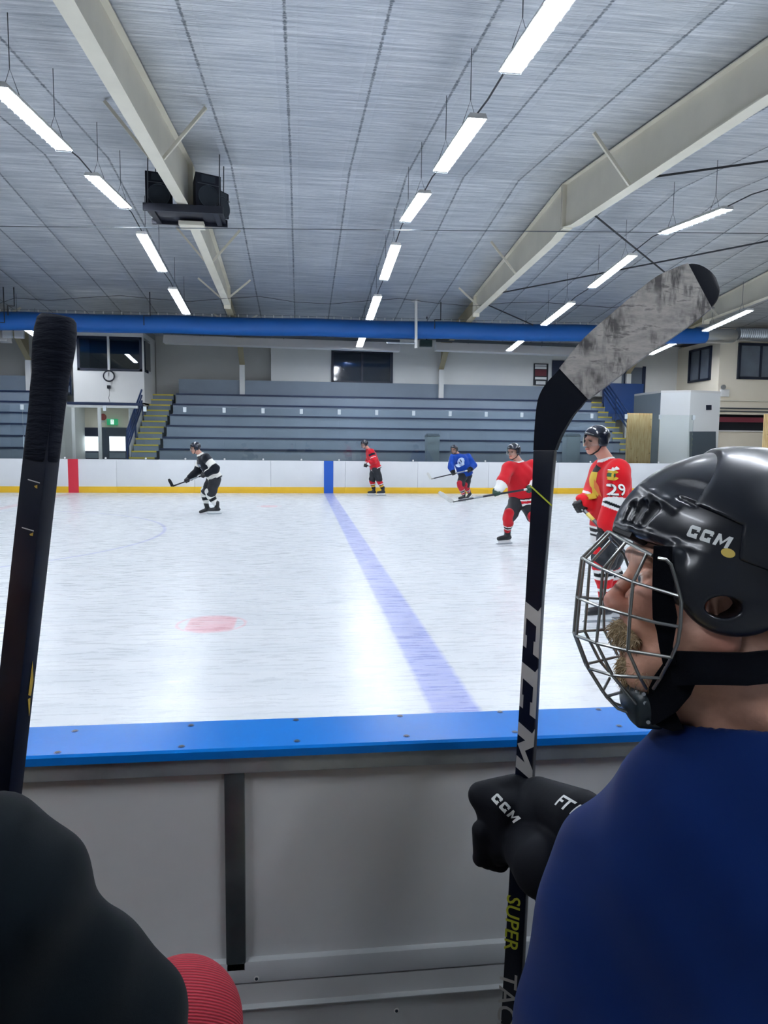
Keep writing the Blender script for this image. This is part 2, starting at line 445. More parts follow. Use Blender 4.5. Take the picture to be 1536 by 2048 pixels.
grey_glass = M('curtained window glass', '#6d7886', .08, spec=.6, var=(2, .2))
def plywood_material():
    m, t = newmat('bare plywood'); co = t.coord('Object', (6, 6, .8))
    g = t.noise(co, 3, 5, .6); k = t.noise(t.coord('Object', (9, 9, 6)), 1, 2)
    c = t.mix(t.ramp(g, .35, .65), lin('#e0b878'), lin('#f6dda6')); c = t.mix(t.ramp(k, .68, .72, 0, .7), c, lin('#8d6234'))
    t.ln(c, t.b.inputs['Base Color']); t.b.inputs['Roughness'].default_value = .7; return m
plywood = plywood_material()

# ================================================================ room shell
XL, XRT, YN, YB = -20., 24., -5.2, 30.
def struct(name, mb, mat, **k): return tag(mb.build(name, mat, **k), kind='structure')
struct('floor', MB().box((XL, YI, -.3), (XRT, YF+.02, 0)), ice_material())
struct('floor_stands', MB().box((XL, YF+.02, -.3), (XRT, YB, -.02)), rubber)
struct('floor_bench', MB().box((XL, YN, -.3), (XRT, YI, .25)), M('grey rubber matting', '#7d8083', .85, bump=(40, .2, .004)))
c = MB(); th = .12
c.prism([(XL, YN, ceil(YN)), (XL, YR, ZR), (XL, YB, ceil(YB)), (XL, YB, ceil(YB)+th), (XL, YR, ZR+th), (XL, YN, ceil(YN)+th)], (XRT-XL, 0, 0))
struct('ceiling', c, foil_material(), smooth=False)
struct('wall_near', MB().box((XL, YN-.2, -.3), (XRT, YN, 6)), bench_wall)
struct('wall_left', MB().box((XL-.2, YN, -.3), (XL, YB, 7.4)), recess_wall)
struct('wall_right', MB().box((XRT, YN, -.3), (XRT+.2, YB, 7.4)), cream_wall)
struct('wall_far', MB().box((XL, YB, -.3), (XRT, YB+.2, 6.2)), recess_wall)
# pale wall above the stands, standing forward of the recess
xa = PY(542, 720, 29.3)[0]; zlo = PY(660, 765, 29.3)[2]-.35; X_END = PY(1362, 720, 29.3)[0]
struct('wall_gallery', MB().box((xa, 29.3, zlo), (X_END, 29.98, ceil(29.3)-.02)), grey_wall)

def window(name, quad, nrm, fr=.07, mull=(.5,), glass=dark_glass, frame=dark_frame, depth=.08):
    """framed window in the plane of quad (bl, br, tr, tl)"""
    bl, br, tr_, tl = [np.array(p, float) for p in quad]; n = unit(nrm)
    w = tag(MB().prism([bl, br, tr_, tl], n*.012).build(name, glass), kind='structure')
    f = MB(); u, v = unit(br-bl), unit(tl-bl)
    for a, b_ in ((bl, br), (tl, tr_)): f.bar(a+n*depth/2, b_+n*depth/2, fr, depth, hint=n) if False else f.prism([a-v*fr/2, b_-v*fr/2, b_+v*fr/2, a+v*fr/2], n*depth)
    for a, b_ in ((bl, tl), (br, tr_)): f.prism([a-u*fr/2-v*fr/2, a+u*fr/2-v*fr/2, b_+u*fr/2+v*fr/2, b_-u*fr/2+v*fr/2], n*depth)
    for k in mull:
        a, b_ = bl+(br-bl)*k, tl+(tr_-tl)*k; f.prism([a-u*fr*.35, a+u*fr*.35, b_+u*fr*.35, b_-u*fr*.35], n*depth*.8)
    f.build('window_frame', frame, w); return w
def facequad(x0, y0, x1, y1, Y):
    a, b_ = PY(x0, y1, Y), PY(x1, y1, Y); c_, d = PY(x1, y0, Y), PY(x0, y0, Y)
    X0, X1 = (a[0]+d[0])/2, (b_[0]+c_[0])/2; Z0, Z1 = (a[2]+b_[2])/2, (c_[2]+d[2])/2
    return [(X0, Y, Z0), (X1, Y, Z0), (X1, Y, Z1), (X0, Y, Z1)]
window('window_1', facequad(665, 703, 783, 765, 29.3), (0, -1, 0), .1)

# ---------------------------------------------------------------- near boards of the bench
nb = empty('bench_dasher_board', (0, (YI+YO)/2, 0), 'near rink boards with blue cap seen from the players bench', 'rink boards')
XA, XB = -3.2, 3.6
prof = [(YO-.006, ZB-.018), (YO-.006, ZB-.004), (YO-.001, ZB), (YI-.004, ZB), (YI+.004, ZB-.006), (YI+.004, ZB-.018)]
MB().prism([(XA, y, z) for y, z in prof], (XB-XA, 0, 0)).build('cap_rail', cap_blue, nb)
capo = [o for o in COL.objects if o.name == 'cap_rail'][0]
for x, y in ((150, 1462), (382, 1451), (592, 1440), (800, 1432), (115, 1505), (363, 1493), (594, 1482), (813, 1472), (1000, 1424), (1030, 1464), (1197, 1419), (1238, 1452), (1330, 1417)):
    p = PZ(x, y, ZB); s = MB(); s.disc(p+np.array([0, 0, -.0005]), (0, 0, 1), .0065, .001, M('blue screw hole', '#0d3f78', .4), 14); s.disc(p+np.array([0, 0, .0004]), (0, 0, 1), .0042, .0007, screw_m, 10)
    s.build('screw', None, capo)
zr0, zr1 = ZB-.052, ZB-.018
MB().box((XA, YO+.004, zr0), (XB, YO+.075, zr1)).build('steel_rail', steel, nb, bev=.003)
zp0 = PY(600, 1905, YO+.02)[2]
p1 = PY(470, 1700, YO+.012)[0]; posts = [p1-1.2, p1, p1+1.19]
post_steel = M('worn post steel', '#5b6468', .36, metal=.75, var=(7, .45), bump=(18, .15, .004))
for x in posts: MB().box((x-.018, YO+.008, zp0-.02), (x+.018, YO+.06, zr0)).build('steel_post', post_steel, nb, bev=.002)
for a, b_ in zip(posts[:-1], posts[1:]): MB().box((a+.018, YO+.022, zp0-.03), (b_-.018, YO+.03, zr0)).build('bench_side_panel', panel_wht, nb, smooth=False)
MB().box((XA, YO+.022, zp0-.03), (posts[0]-.018, YO+.03, zr0)).build('bench_side_panel', panel_wht, nb)
MB().box((posts[2]+.018, YO+.022, zp0-.03), (XB, YO+.03, zr0)).build('bench_side_panel', panel_wht, nb)
MB().box((XA, YI-.02, 0), (XB, YI-.006, ZB-.018)).build('ice_side_panel', white_hdpe, nb)
def ledge(y0, y1, yy, name):
    za, zb = PY(700, y0, yy)[2], PY(700, y1, yy)[2]
    return MB().box((XA, yy, zb), (XB, YO+.05, za)).build(name, ledge_grey, nb, bev=.003), za, zb
l1, za, zb = ledge(1909, 1951, YO+.008, 'kick_board'); z2 = PY(700, 2004, YO-.002)[2]
MB().box((XA, YO+.017, z2-.02), (XB, YO+.05, zb+.002)).build('kick_panel', white_hdpe, nb)
l2 = MB().box((XA, YO-.002, .56), (XB, YO+.05, z2)).build('kick_board', ledge_grey, nb, bev=.003)
MB().box((XA, YO+.01, .25), (XB, YO+.05, .6)).build('kick_panel', panel_wht, nb)
for x, y, yy, par in ((513, 1957, YO+.008, l1), (793, 1972, YO+.017, l1), (793, 2021, YO-.002, l2)):
    p = PY(x, y, yy); s = MB(); s.disc(p, (0, -1, 0), .0052, .0008, white_pl, 14); s.disc(p+np.array([0, -.0008, 0]), (0, -1, 0), .003, .0012, screw_m, 10); s.build('screw', None, par)
# bench the two players sit on
bn = empty('players_bench', (0, .62, .25), 'long wooden bench under the two seated players', 'bench')
MB().box((-1.6, .42, .62), (2.2, .78, .66)).build('seat', plywood, bn, bev=.004)
for x in (-1.3, .3, 1.9): MB().box((x-.03, .46, .25), (x+.03, .74, .62)).build('leg', steel, bn)

# ---------------------------------------------------------------- far boards and glass
PW = 2.44; i0 = -6
bx = [(-.94+PW*k) for k in range(-7, 9)]
for k, (a, b_) in enumerate(zip(bx[:-1], bx[1:])):
    red, blue = a < -7.14 < b_, a < .95 < b_
    lab = 'far white board panel with red centre line stripe' if red else 'far white board panel with blue line stripe' if blue else 'plain white far board panel with yellow kick strip'
    r = empty('dasher_board', ((a+b_)/2, YF, 0), lab, 'rink board', 'far rink board panels')
    MB().box((a+.004, YF, .2), (b_-.004, YF+.06, ZB-.01)).build('panel', white_hdpe, r, bev=.003)
    MB().box((a, YF-.008, 0), (b_, YF+.06, .2)).build('kick_plate', yellow_hdpe, r, bev=.003)
    MB().box((a, YF-.004, ZB-.012), (b_, YF+.09, ZB)).build('cap_rail', white_hdpe, r)
    for x, m in ((-7.14, red_hdpe), (.95, blue_hdpe)):
        if a < x < b_: MB().box((x-.155, YF-.012, .0), (x+.155, YF+.02, ZB+.001)).build('line_stripe', m, r)
ZG = 2.76
gx = [.055-1.24*15+1.24*k for k in range(0, 27)]
for k, (a, b_) in enumerate(zip(gx[:-1], gx[1:])):
    g = tag(MB().box((a+.004, YF+.05, ZB+.001), (b_-.004, YF+.062, ZG)).build('glass_pane', rink_glass, smooth=False), 'clear glass pane standing on the far rink boards', 'glass pane', 'glass panes of the far boards')
    cl = MB(); cl.box((b_-.05, YF+.035, ZG-.16), (b_+.05, YF+.077, ZG+.0)); cl.build('glass_clip', M('clear clip', '#c9d2d6', .3), g)
    MB().disc((b_, YF+.03, ZB+.035), (0, -1, 0), .03, .02, white_pl, 12).build('bolt_cap', None, g)

# ---------------------------------------------------------------- blue duct and flexible duct
DY = 24.6; d0, d1 = PY(-260, 635.5, DY), PY(1398, 671, DY)
duct = empty('fabric_duct', (d0+d1)/2, 'long blue fabric air duct under the roof', 'air duct')
n = 60; pts = [d0+(d1-d0)*k/n + np.array([0, 0, -.03*math.sin(PI*(k % 10)/10)]) for k in range(n+1)]
MB().tube(pts + [d1+np.array([.28, 0, 0])], [.293]*(n+1)+[.26], duct_blue, 28).build('duct_sleeve', None, duct, sharp=80)
hc = MB(); hc.tube([d0+np.array([0, 0, .36]), d1+np.array([0, 0, .36])], .006, wire_m, 5)
for k in range(0, 96):
    p = d0+(d1-d0)*(k+.5)/96+np.array([0, 0, .31]); hc.box(p-[.02, .01, .03], p+[.02, .01, .05], white_pl)
hc.build('suspension_line', None, duct)
fd = empty('flexible_duct', d1+np.array([.9, 0, 0]), 'silver flexible duct joined to the blue duct end', 'air duct')
p0 = d1+np.array([.28, 0, 0]); p1 = np.array([PY(1455, 671, 24.9)[0], 24.9, p0[2]]); p2 = PY(1470, 668, 25.5)
MB().tube([p0-[.05, 0, 0], p0+[.25, 0, 0], p0+[.5, .03, 0], (p1+p2)/2], [.27, .27, .265, .26], bright_steel, 24).build('duct_collar', None, fd)
fx = MB(); pts, rr = [], []
e1 = PY(1475, 668, 25.6); e2 = e1+np.array([5., 0, .02])
for k in range(121): pts.append(e1+(e2-e1)*k/120); rr.append(.225+.03*(k % 2))
fx.tube(pts, rr, bright_steel, 20).build('corrugated_hose', None, fd, sharp=20)

# ---------------------------------------------------------------- radiant heaters above the stands
heat_m = M('pale heater sheet', '#fbf9f7', .4)
for (xa_, ya, xb_, yb, hgt, lab) in ((326, 677, 800, 694, .3, 'long pale radiant heater over the main stand'), (873, 692, 1290, 708, .3, 'long pale radiant heater right of the gallery window'), (-120, 667, 14, 671, .42, 'pale radiant heater end at the left edge above the stand')):
    a, b_ = PY(xa_, ya, 27.2), PY(xb_, yb, 27.2); mid = (a+b_)/2
    h = empty('radiant_heater', mid, lab, 'heater', 'radiant heaters above the stands')
    s = MB(); s.prism([a+[0, -.05, -hgt/2], a+[0, .45, -hgt/2], a+[0, .3, hgt/2], a+[0, .1, hgt/2]], b_-a); s.build('reflector', heat_m, h, smooth=False)
    MB().bar(a+[0, .1, hgt/2+.08], b_+[0, .1, hgt/2+.08], .1, .1).build('burner_tube', wire_m, h)
    for t in (.15, .5, .85):
        q = a+(b_-a)*t; MB().tube([q+[0, .1, hgt/2], (q[0], q[1]+.1, ceil(q[1])-.01)], .012).build('hanger', wire_m, h)

# ---------------------------------------------------------------- roof frames
def rafter(X, lab):
    r = empty('roof_frame', (X, YR, 6.4), lab, 'roof beam', 'steel roof frames')
    w = .21; s = MB()
    bot = [(YN+.05, 5.15), (8.6, 5.95), (14.9, 6.29), (15.5, 6.4), (16.1, 6.3), (23.4, 5.98)]
    top = lambda y: ceil(y)-.02
    ys = sorted(set([y for y, _ in bot]+[YR]))
    zb = lambda y: float(np.interp(y, [b[0] for b in bot], [b[1] for b in bot]))
    pl = [(X, y, zb(y)) for y in ys]+[(X, y, top(y)) for y in reversed(ys)]
    s.prism([np.array(p)-[.01, 0, 0] for p in pl], (.02, 0, 0)); s.build('web', cream, r, smooth=False)
    f = MB()
    for (a, za), (b_, zb_) in zip(bot[:-1], bot[1:]): f.prism([(X-w/2, a, za-.02), (X-w/2, b_, zb_-.02), (X-w/2, b_, zb_), (X-w/2, a, za)], (w, 0, 0))
    f.build('bottom_flange', cream, r, smooth=False)
    t = MB(); t.prism([(X-w/2, YN, top(YN)), (X-w/2, YR, top(YR)), (X-w/2, YR, top(YR)-.02), (X-w/2, YN, top(YN)-.02)], (w, 0, 0)); t.prism([(X-w/2, YR, top(YR)), (X-w/2, 23.4, top(23.4)), (X-w/2, 23.4, top(23.4)-.02), (X-w/2, YR, top(YR)-.02)], (w, 0, 0))
    t.build('top_flange', cream, r, smooth=False)
    sp = MB(); sp.box((X-w/2, YR-.05, 6.33), (X+w/2, YR-.012, top(YR))); sp.box((X-w/2, YR+.012, 6.33), (X+w/2, YR+.05, top(YR))); sp.box((X-w/2, YR-.16, 6.33), (X+w/2, YR+.16, 6.36)); sp.build('splice_plate', cream, r, bev=.004)
    kp = MB(); kp.box((X-w/2, 23.36, 5.86), (X+w/2, 23.4, top(23.4))); kp.box((X-w/2, 23.44, 5.86), (X+w/2, 23.48, top(23.4))); kp.build('splice_plate', cream, r, bev=.004)
    k = MB(); k.prism([(X-.012, 23.48, 5.96), (X-.012, 27.8, 5.6), (X-.012, 29.2, 4.7), (X-.012, 29.2, ceil(29.2)-.03), (X-.012, 23.48, top(23.48))], (.024, 0, 0))
    for (a, za), (b_, zb_) in (((23.48, 5.96), (27.8, 5.6)), ((27.8, 5.6), (29.25, 4.68))): k.prism([(X-w/2, a, za-.02), (X-w/2, b_, zb_-.02), (X-w/2, b_, zb_), (X-w/2, a, za)], (w, 0, 0))
    k.build('haunch', M('beige haunch paint', '#b9ad8c', .6), r, smooth=False)
    MB().box((X-.1, 29.04, 0), (X+.1, 29.24, 4.72)).build('column', grey_wall, r)
    for y in (12.2, 18.8, 22.6, 26.4):
        for sg in (-1, 1):
            MB().bar((X+sg*.1, y, zb(min(y, 23.4)) if y < 23.5 else 5.8), (X+sg*.78, y, ceil(y)-.03), .05, .05).build('brace', cream, r)
    return r
for X, l in ((-10.35, 'cream roof frame at the far left above the stand'), (-2.27, 'cream roof beam carrying the black speakers'), (5.78, 'cream roof beam right of the middle light row'), (13.85, 'cream roof beam at the right edge behind the stick blade')): rafter(X, l)
# ---------------------------------------------------------------- tube lights
def fixture(lab, X, Y, group, dz0=0.):
    z = ceil(Y)-1.0+dz0; r = empty('tube_light', (X, Y, z), lab, 'ceiling light', group); L = 1.2
    sl = -SL if Y > YR else SL
    if abs(Y-YR) < 1.3: sl = sl*abs(Y-YR)/1.3*.8
    p = lambda dx, dy, dz: np.array([X+dx, Y+dy, z+sl*dy+dz])
    s = MB(); s.prism([p(-.13, -L, .0), p(-.1, -L, .06), p(.1, -L, .06), p(.13, -L, 0), p(.12, -L, 0), p(.09, -L, .045), p(-.09, -L, .045), p(-.12, -L, 0)], p(0, L, 0)-p(0, -L, 0)); s.build('housing', white_pl, r, smooth=False)
    for sy in (-1, 1): MB().prism([p(-.125, sy*L, 0), p(.125, sy*L, 0), p(.1, sy*L, .06), p(-.1, sy*L, .06)], p(0, sy*(L+.02), 0)-p(0, sy*L, 0)).build('end_cap', white_pl, r)
    for k in range(4):
        dx = -.078+.052*k; MB().tube([p(dx, -L+.03, .008), p(dx, L-.03, .008)], .017, tube_m, 6).build('tube', None, r, sharp=80)
    gp = []
    for k in range(13):
        y = -L+.03+k*(2*L-.06)/12; a = [p(-.12, y, .0), p(-.11, y, -.03), p(.11, y, -.03), p(.12, y, .0)]; gp += a if k % 2 == 0 else a[::-1]
    MB().tube(gp, .0025, wire_m, 4).build('wire_guard', None, r)
    for sy in (-.8, .8):
        h = MB(); q = p(0, sy, .06); t_ = np.array([X, Y+sy, ceil(Y+sy)-.005])
        h.tube([q+[0, 0, .3], t_], .006, wire_m, 5); h.tube([q+[-.1, 0, 0], q+[0, 0, .3], q+[.1, 0, 0]], .005, wire_m, 5); h.build('hanger', None, r)
    return r
rows = (('left', -3.47), ('middle', 2.21), ('right', 7.95))
ordn = {10.3: 'third', 14.12: 'fourth', 17.95: 'fifth', 21.78: 'farthest', 6.5: 'second', 2.7: 'first'}
spare = (-1.1,)
for rn, X in rows:
    for Y, od in ordn.items():
        fixture(f'{od} hanging tube light of the {rn} light row', X, Y, f'tube lights of the {rn} row')
for X in (-3.47, 2.21):
    for Y in spare: fixture('hanging tube light over the players bench behind the camera', X, Y, 'tube lights over the bench')
for Y, od in ((14.12, 'second'), (17.95, 'third'), (21.9, 'farthest'), (10.3, 'nearest')): fixture(f'{od} hanging tube light of the outer right row', 13.65, Y, 'tube lights of the outer right row')
for Y, od in ((10.3, 'second'), (14.12, 'third'), (17.95, 'fourth'), (21.78, 'farthest')): fixture(f'{od} hanging tube light of the outer left row', -9.15, Y, 'tube lights of the outer left row')
for X, l in ((-3.47, 'left'), (2.21, 'middle'), (7.95, 'right')):
    pts = []
    for Y in np.arange(5, 23, .9): pts.append((X, Y, ceil(Y)-.93-.03*math.sin(Y*3)))
    tag(MB().tube(pts, .012, cable_m, 5).build('power_cable', None), f'dark power cable strung along the {l} light row', 'cable')
for X, l in ((-9.15, 'seen just under the duct at the left of the booth'), (2.21, 'seen just under the duct above the gallery window'), (7.95, 'seen just under the duct left of the stick blade'), (13.65, 'behind the duct above the kiosk')):
    fixture('hanging tube light '+l, X, 25.7, 'tube lights behind the duct', .06)
# thin rods and cables in the roof
def rod(name, a, b, r, lab, cat, m=cable_m, grp=None): return tag(MB().tube([a, b], r, m, 6).build(name, None), lab, cat, grp)
def ext(a, b, k): return a, a+(b-a)*k
a, b_ = PX(1297, 355, 5.9), PY(1536, 322, 12.6); rod('bracing_rod', *ext(a, b_, 1.9), .02, 'dark bracing rod at the right edge above the right light row', 'bracing rod', grp='roof bracing rods')
a, b_ = PX(1186, 428, 5.9), PY(1330, 545, 18.); rod('bracing_rod', *ext(a, b_, 1.7), .02, 'dark bracing rod running down behind the stick blade', 'bracing rod', grp='roof bracing rods')
a, b_ = PX(1005, 585, 5.9), PY(1536, 482, 15.5); rod('bracing_rod', *ext(a, b_, 1.1), .02, 'dark bracing rod crossing under the right tube lights', 'bracing rod', grp='roof bracing rods')
a, b_ = PX(978, 611, 5.9), PY(1066, 650, 24.0); rod('bracing_rod', *ext(a, b_, 1.), .02, 'short dark bracing rod beside the far beam knee', 'bracing rod', grp='roof bracing rods')
rod('stay_wire', PY(-80, 452, 15.2), PY(1640, 468, 15.2), .008, 'thin wire stretched across the hall under the speakers', 'wire', wire_m)
pts = [PY(x, y, 22.5) for x, y in zip(range(-40, 1500, 70), [560+v for v in (60, 36, 41, 35, 31, 38, 43, 37, 33, 44, 48, 42, 37, 46, 52, 46, 44, 50, 55, 50, 48, 56)])]
tag(MB().tube(pts, .007, cable_m, 5).build('slack_cable'), 'thin slack cable along the roof in front of the blue duct', 'cable')
for x, y0, y1, lab in ((833, 602, 642, 'white drop pipe with wide cap beside the far beam'),):
    p = PY(x, y1, 24.2); t_ = PY(x-1, y0, 24.2); v = empty('drop_pipe', t_, lab, 'pipe')
    MB().tube([p-[0, 0, .9], t_], .05, white_pl, 12).build('pipe', None, v); MB().tube([t_-[0, 0, .02], t_+[0, 0, .05], (t_[0], t_[1], ceil(t_[1])-.04)], [.17, .17, .03], white_pl, 14).build('flange_cap', None, v)
    MB().tube([p-[1.0, 0, .75], p-[0, 0, .75]], .03, bright_steel, 8).build('side_pipe', None, v)
for x, y0, y1, lab in ((6, 565, 645, 'dark conduit drop at the left edge'), (27, 566, 612, 'dark conduit drop beside the left edge'), (299, 570, 632, 'dark conduit drop right of the booth roof'), (882, 592, 640, 'dark conduit drop right of the white pipe')):
    t_ = PY(x, y0, 24.2); b_ = PY(x+2, y1, 24.2); tag(MB().tube([(t_[0], t_[1], ceil(t_[1])-.01), (t_[0], t_[1], b_[2]), (t_[0]-.2, t_[1], b_[2]), (t_[0]-.2, t_[1], b_[2]-.3)], .018, cable_m, 6).build('conduit'), lab, 'conduit', 'conduit drops from the roof')
p = PY(853, 687, 26); jb = empty('junction_box', p, 'dark green control box hanging left of the right heater', 'box'); MB().box(p-[.25, .1, .12], p+[.2, .1, .12]).build('case', M('dark green case', '#10302f', .5), jb, bev=.02); MB().tube([p+[0, 0, .1], (p[0], p[1], ceil(p[1])-.01)], .02, cable_m).build('stem', None, jb)
p = PY(27, 667, 27); el = empty('emergency_light', p, 'twin white emergency floodlight at the left edge under the duct', 'light'); 
for dx in (-.2, .2): MB().box(p+[dx-.16, -.06, -.17], p+[dx+.16, .06, .17]).build('flood_head', white_pl, el, bev=.02)
MB().tube([p+[0, 0, .1], (p[0], p[1], ceil(p[1])-.01)], .02, cable_m).build('stem', None, el)

# ---------------------------------------------------------------- speaker platform
sp0 = np.array([-2.35, 15.1, 6.33])
pf = empty('speaker_platform', sp0, 'black platform hung under the left roof beam', 'platform')
zt = PY(289, 408, 14.75)[2]; xl, xr = PY(289, 408, 14.75)[0], PY(443, 420, 14.75)[0]; yf, yb = 14.75, 15.62; zb_ = zt-.06
MB().box((xl, yf, zb_), (xr, yb, zt)).build('deck', black_paint, pf, bev=.004)
fr = MB()
for y in (yf, yb): fr.box((xl-.03, y-.03, zb_-.06), (xr+.03, y+.03, zt+.02))
for x in (xl+.12, xr-.12): fr.box((x-.05, yf, zb_-.05), (x+.05, yb, zb_))
fr.build('frame', black_paint, pf)
MB().box((-2.45, 15.35, zb_-.12), (-1.95, 15.7, zb_-.04)).build('beam_clamp', cream, pf)
for x in (xl+.05, xr-.05):
    for y in (yf+.05, yb-.05): MB().tube([(x, y, zb_), (x+.02, y, ceil(y)-.01)], .012, wire_m, 6).build('hanger_rod', None, pf)
def speaker(cx, cy, az, tilt, lab, w=.52, h=.68, d=.44):
    r = empty('loudspeaker', (cx, cy, zt), lab, 'loudspeaker', 'loudspeakers on the hung platform')
    R = Matrix.Rotation(az, 3, 'Z') @ Matrix.Rotation(tilt, 3, 'X'); q = lambda x, y, z: np.array((cx, cy, zt)) + np.array(R @ Vector((x, y, z)))
    z0 = .0; s = MB()
    A = [q(-w/2, -d/2, z0), q(w/2, -d/2, z0), q(w*.33, d/2, z0), q(-w*.33, d/2, z0)]; B = [q(-w/2, -d/2, h), q(w/2, -d/2, h), q(w*.33, d/2, h*.9), q(-w*.33, d/2, h*.9)]
    s.prism2(A, B); s.build('cabinet', M('black carpet', '#0a1020', .8, bump=(80, .3, .004)), r, bev=.012)
    n_ = np.array(R @ Vector((0, -1, 0)))
    MB().disc(q(0, -d/2, h*.36), n_, .2, .012, M('speaker mesh', '#16222f', .55, bump=(150, .5, .004)), 28).build('woofer', None, r)
    rg = MB(); rg.tube([q(.205*math.cos(t), -d/2-.012, h*.36+.205*math.sin(t)) for t in np.linspace(0, 2*PI, 29)[:-1]], .009, M('woofer ring', '#2a3440', .4), 6, closed=True); rg.build('woofer_ring', None, r)
    s = MB(); A = [q(x, -d/2-.004, z) for x, z in ((-.14, h*.76), (.14, h*.76), (.14, h*.95), (-.14, h*.95))]; B = [q(x, -d/2+.03, z) for x, z in ((-.07, h*.81), (.07, h*.81), (.07, h*.9), (-.07, h*.9))]
    s.prism2(A, B); s.build('horn', M('horn plastic', '#1c2733', .4), r)
    MB().bar(q(-.22, -d/2-.006, h*.7), q(.22, -d/2-.006, h*.7), .012, .012).build('trim_bar', wire_m, r)
speaker(xl+.2, 15.15, .55-.35, .0, 'black loudspeaker left of the roof beam on the platform')
speaker(xr-.36, 15.1, .2+.25, .0, 'black loudspeaker right of the roof beam on the platform')
speaker(xr-.2, 15.42, 1.0, .0, 'black loudspeaker at the platform right rear corner', .4, .5, .4)

# ---------------------------------------------------------------- stands
ZS = [1.427, 1.83, 2.25, 2.666, 3.094, 3.522]; YS = [25+.7*i for i in range(6)]
XM0, XM1 = -4.75, PY(1187, 805, 28.3)[0]; XLf = PY(128, 765, 28.3)[0]
ordw = ('lowest', 'second', 'third', 'fourth', 'fifth', 'top')
def stand(x0, x1, where, grp):
    for i, (y, z) in enumerate(zip(YS, ZS)):
        r = empty('bleacher_row', ((x0+x1)/2, y, z), f'{ordw[i]} grey bleacher row of the {where}', 'bleacher', grp)
        zl = -.02 if i == 0 else ZS[i-1]
        MB().box((x0, y+.03, zl), (x1, y+.1, z-.05)).build('riser', bleach, r)
        MB().box((x0, y+.012, z-.05), (x1, min(y+.79, 29.18), z)).build('seat_board', bleach, r)
        MB().box((x0, y, z-.062), (x1, y+.014, z+.002)).build('edge_strip', bleach_edge, r)  # thin dark navy strip along the front edge of the row
    b = empty('stand_back_panel', ((x0+x1)/2, 29.2, 3.8), f'grey back panel behind the top row of the {where}', 'back panel')
    MB().box((x0, 29.19, 3.4), (x1, 29.25, 4.13)).build('panel', bleach, b)
stand(XM0, XM1, 'main stand', 'bleacher rows of the main stand'); stand(XL+.1, XLf, 'left stand', 'bleacher rows of the left stand')
def stairs(x0, x1, lab):
    r = empty('stairs', ((x0+x1)/2, 25, 0), lab, 'stairs', 'stairs of the stands'); s = MB()
    for k in range(12):
        z, y = 1.11+.217*k, 25+.355*k
        s.box((x0, y, max(-.02, z-.5)), (x1, y+.4, z))
        MB().box((x0, y-.012, z-.045), (x1, y+.06, z+.006)).build('nosing', yellow_nose, r)
    s.box((x0, 25.02, -.02), (x1, 25.3, 1.0)); s.build('steps', bleach, r, smooth=False)
sx0, sx1 = PY(258, 908, 25)[0], PY(309, 908, 25)[0]
stairs(sx0, sx1, 'grey stairs with yellow nosings left of the main stand')
rx0, rx1 = PY(1190, 805, 28.2)[0], PY(1254, 874, 26.2)[0]
stairs(rx0, rx1+.1, 'grey stairs with yellow nosings right of the main stand')
def railing(x, lab, flip=1):
    r = empty('stair_railing', (x, 26.5, 2), lab, 'railing', 'navy stair railings')
    for dz in (.95, .75, .55, .35): MB().tube([(x, 25.0, 1.05+dz), (x, 28.9, 3.55+dz)], .033, navy, 8).build('rail', None, r)
    for y in (25.0, 26.3, 27.6, 28.9):
        z = 1.05+(y-25)/3.9*2.5; MB().tube([(x, y, z-.1), (x, y, z+.97)], .03, navy, 8).build('post', None, r)
railing(sx0-.05, 'navy railing at the booth side of the left stairs')
railing(XLf+.05, 'navy railing left of the booth partly hidden by the stick')
railing(rx1+.15, 'navy railing beside the right stairs')
# solid blue landing panel and dark doorway at the right stairs
q = facequad(1208, 767, 1286, 840, 29.0); tag(MB().prism(q, (0, .08, 0)).build('landing_panel', M('blue landing panel', '#15407c', .45)), 'solid blue panel at the landing above the right stairs', 'panel')
door_dark = M('dark door paint', '#12203c', .5)
q = facequad(1103, 722, 1180, 800, 29.28); tag(MB().prism(q, (0, -.05, 0)).build('door_2', door_dark), kind='structure')
q = facequad(1243, 735, 1289, 800, 29.28); tag(MB().prism(q, (0, -.05, 0)).build('door_3', M('grey door', '#6a7480', .5)), kind='structure')
for x in (1251, 1287): MB().prism(facequad(x-3, 733, x+3, 800, 29.2), (0, -.03, 0)).build('door_frame', door_dark, bpy.data.objects['door_3'])
# poster
q = facequad(1067, 727, 1096, 771, 29.27); po = tag(MB().prism(q, (0, -.015, 0)).build('poster', M('poster dark', '#20242c', .6)), 'dark framed poster with red middle band on the gallery wall', 'poster')
for yy0, yy1, m in ((729, 732, white_pl), (739, 752, M('poster red', '#6d2a35', .6)), (762, 769, white_pl), (733, 738, grey_wall), (754, 759, grey_wall)):
    a = 5 if yy0 > 760 else 3; MB().prism(facequad(1067+a, yy0, 1096-a, yy1, 29.25), (0, -.004, 0)).build('print_block', m, po)
# ---------------------------------------------------------------- announcer booth over the tunnel
YBo = 27.4; bq = facequad(146, 668, 288, 808, YBo); X0, X1, Z0, Z1 = bq[0][0], bq[1][0], bq[0][2], bq[2][2]
bo = empty('announcer_booth', ((X0+X1)/2, YBo, Z0), 'white raised booth with wide window between the stands', 'booth')
wq = facequad(154, 673, 284, 742, YBo); wx0, wx1, wz0, wz1 = wq[0][0], wq[1][0], wq[0][2], wq[2][2]
s = MB(); s.box((X0, YBo, Z0), (X1, YBo+.1, wz0)); s.box((X0, YBo, wz1), (X1, YBo+.1, Z1)); s.box((X0, YBo, wz0), (wx0, YBo+.1, wz1)); s.box((wx1, YBo, wz0), (X1, YBo+.1, wz1)); s.build('front_wall', booth_white, bo, smooth=False)
MB().box((X0-.06, YBo-.05, Z1), (X1, 29.7, Z1+.1)).build('roof', booth_white, bo)
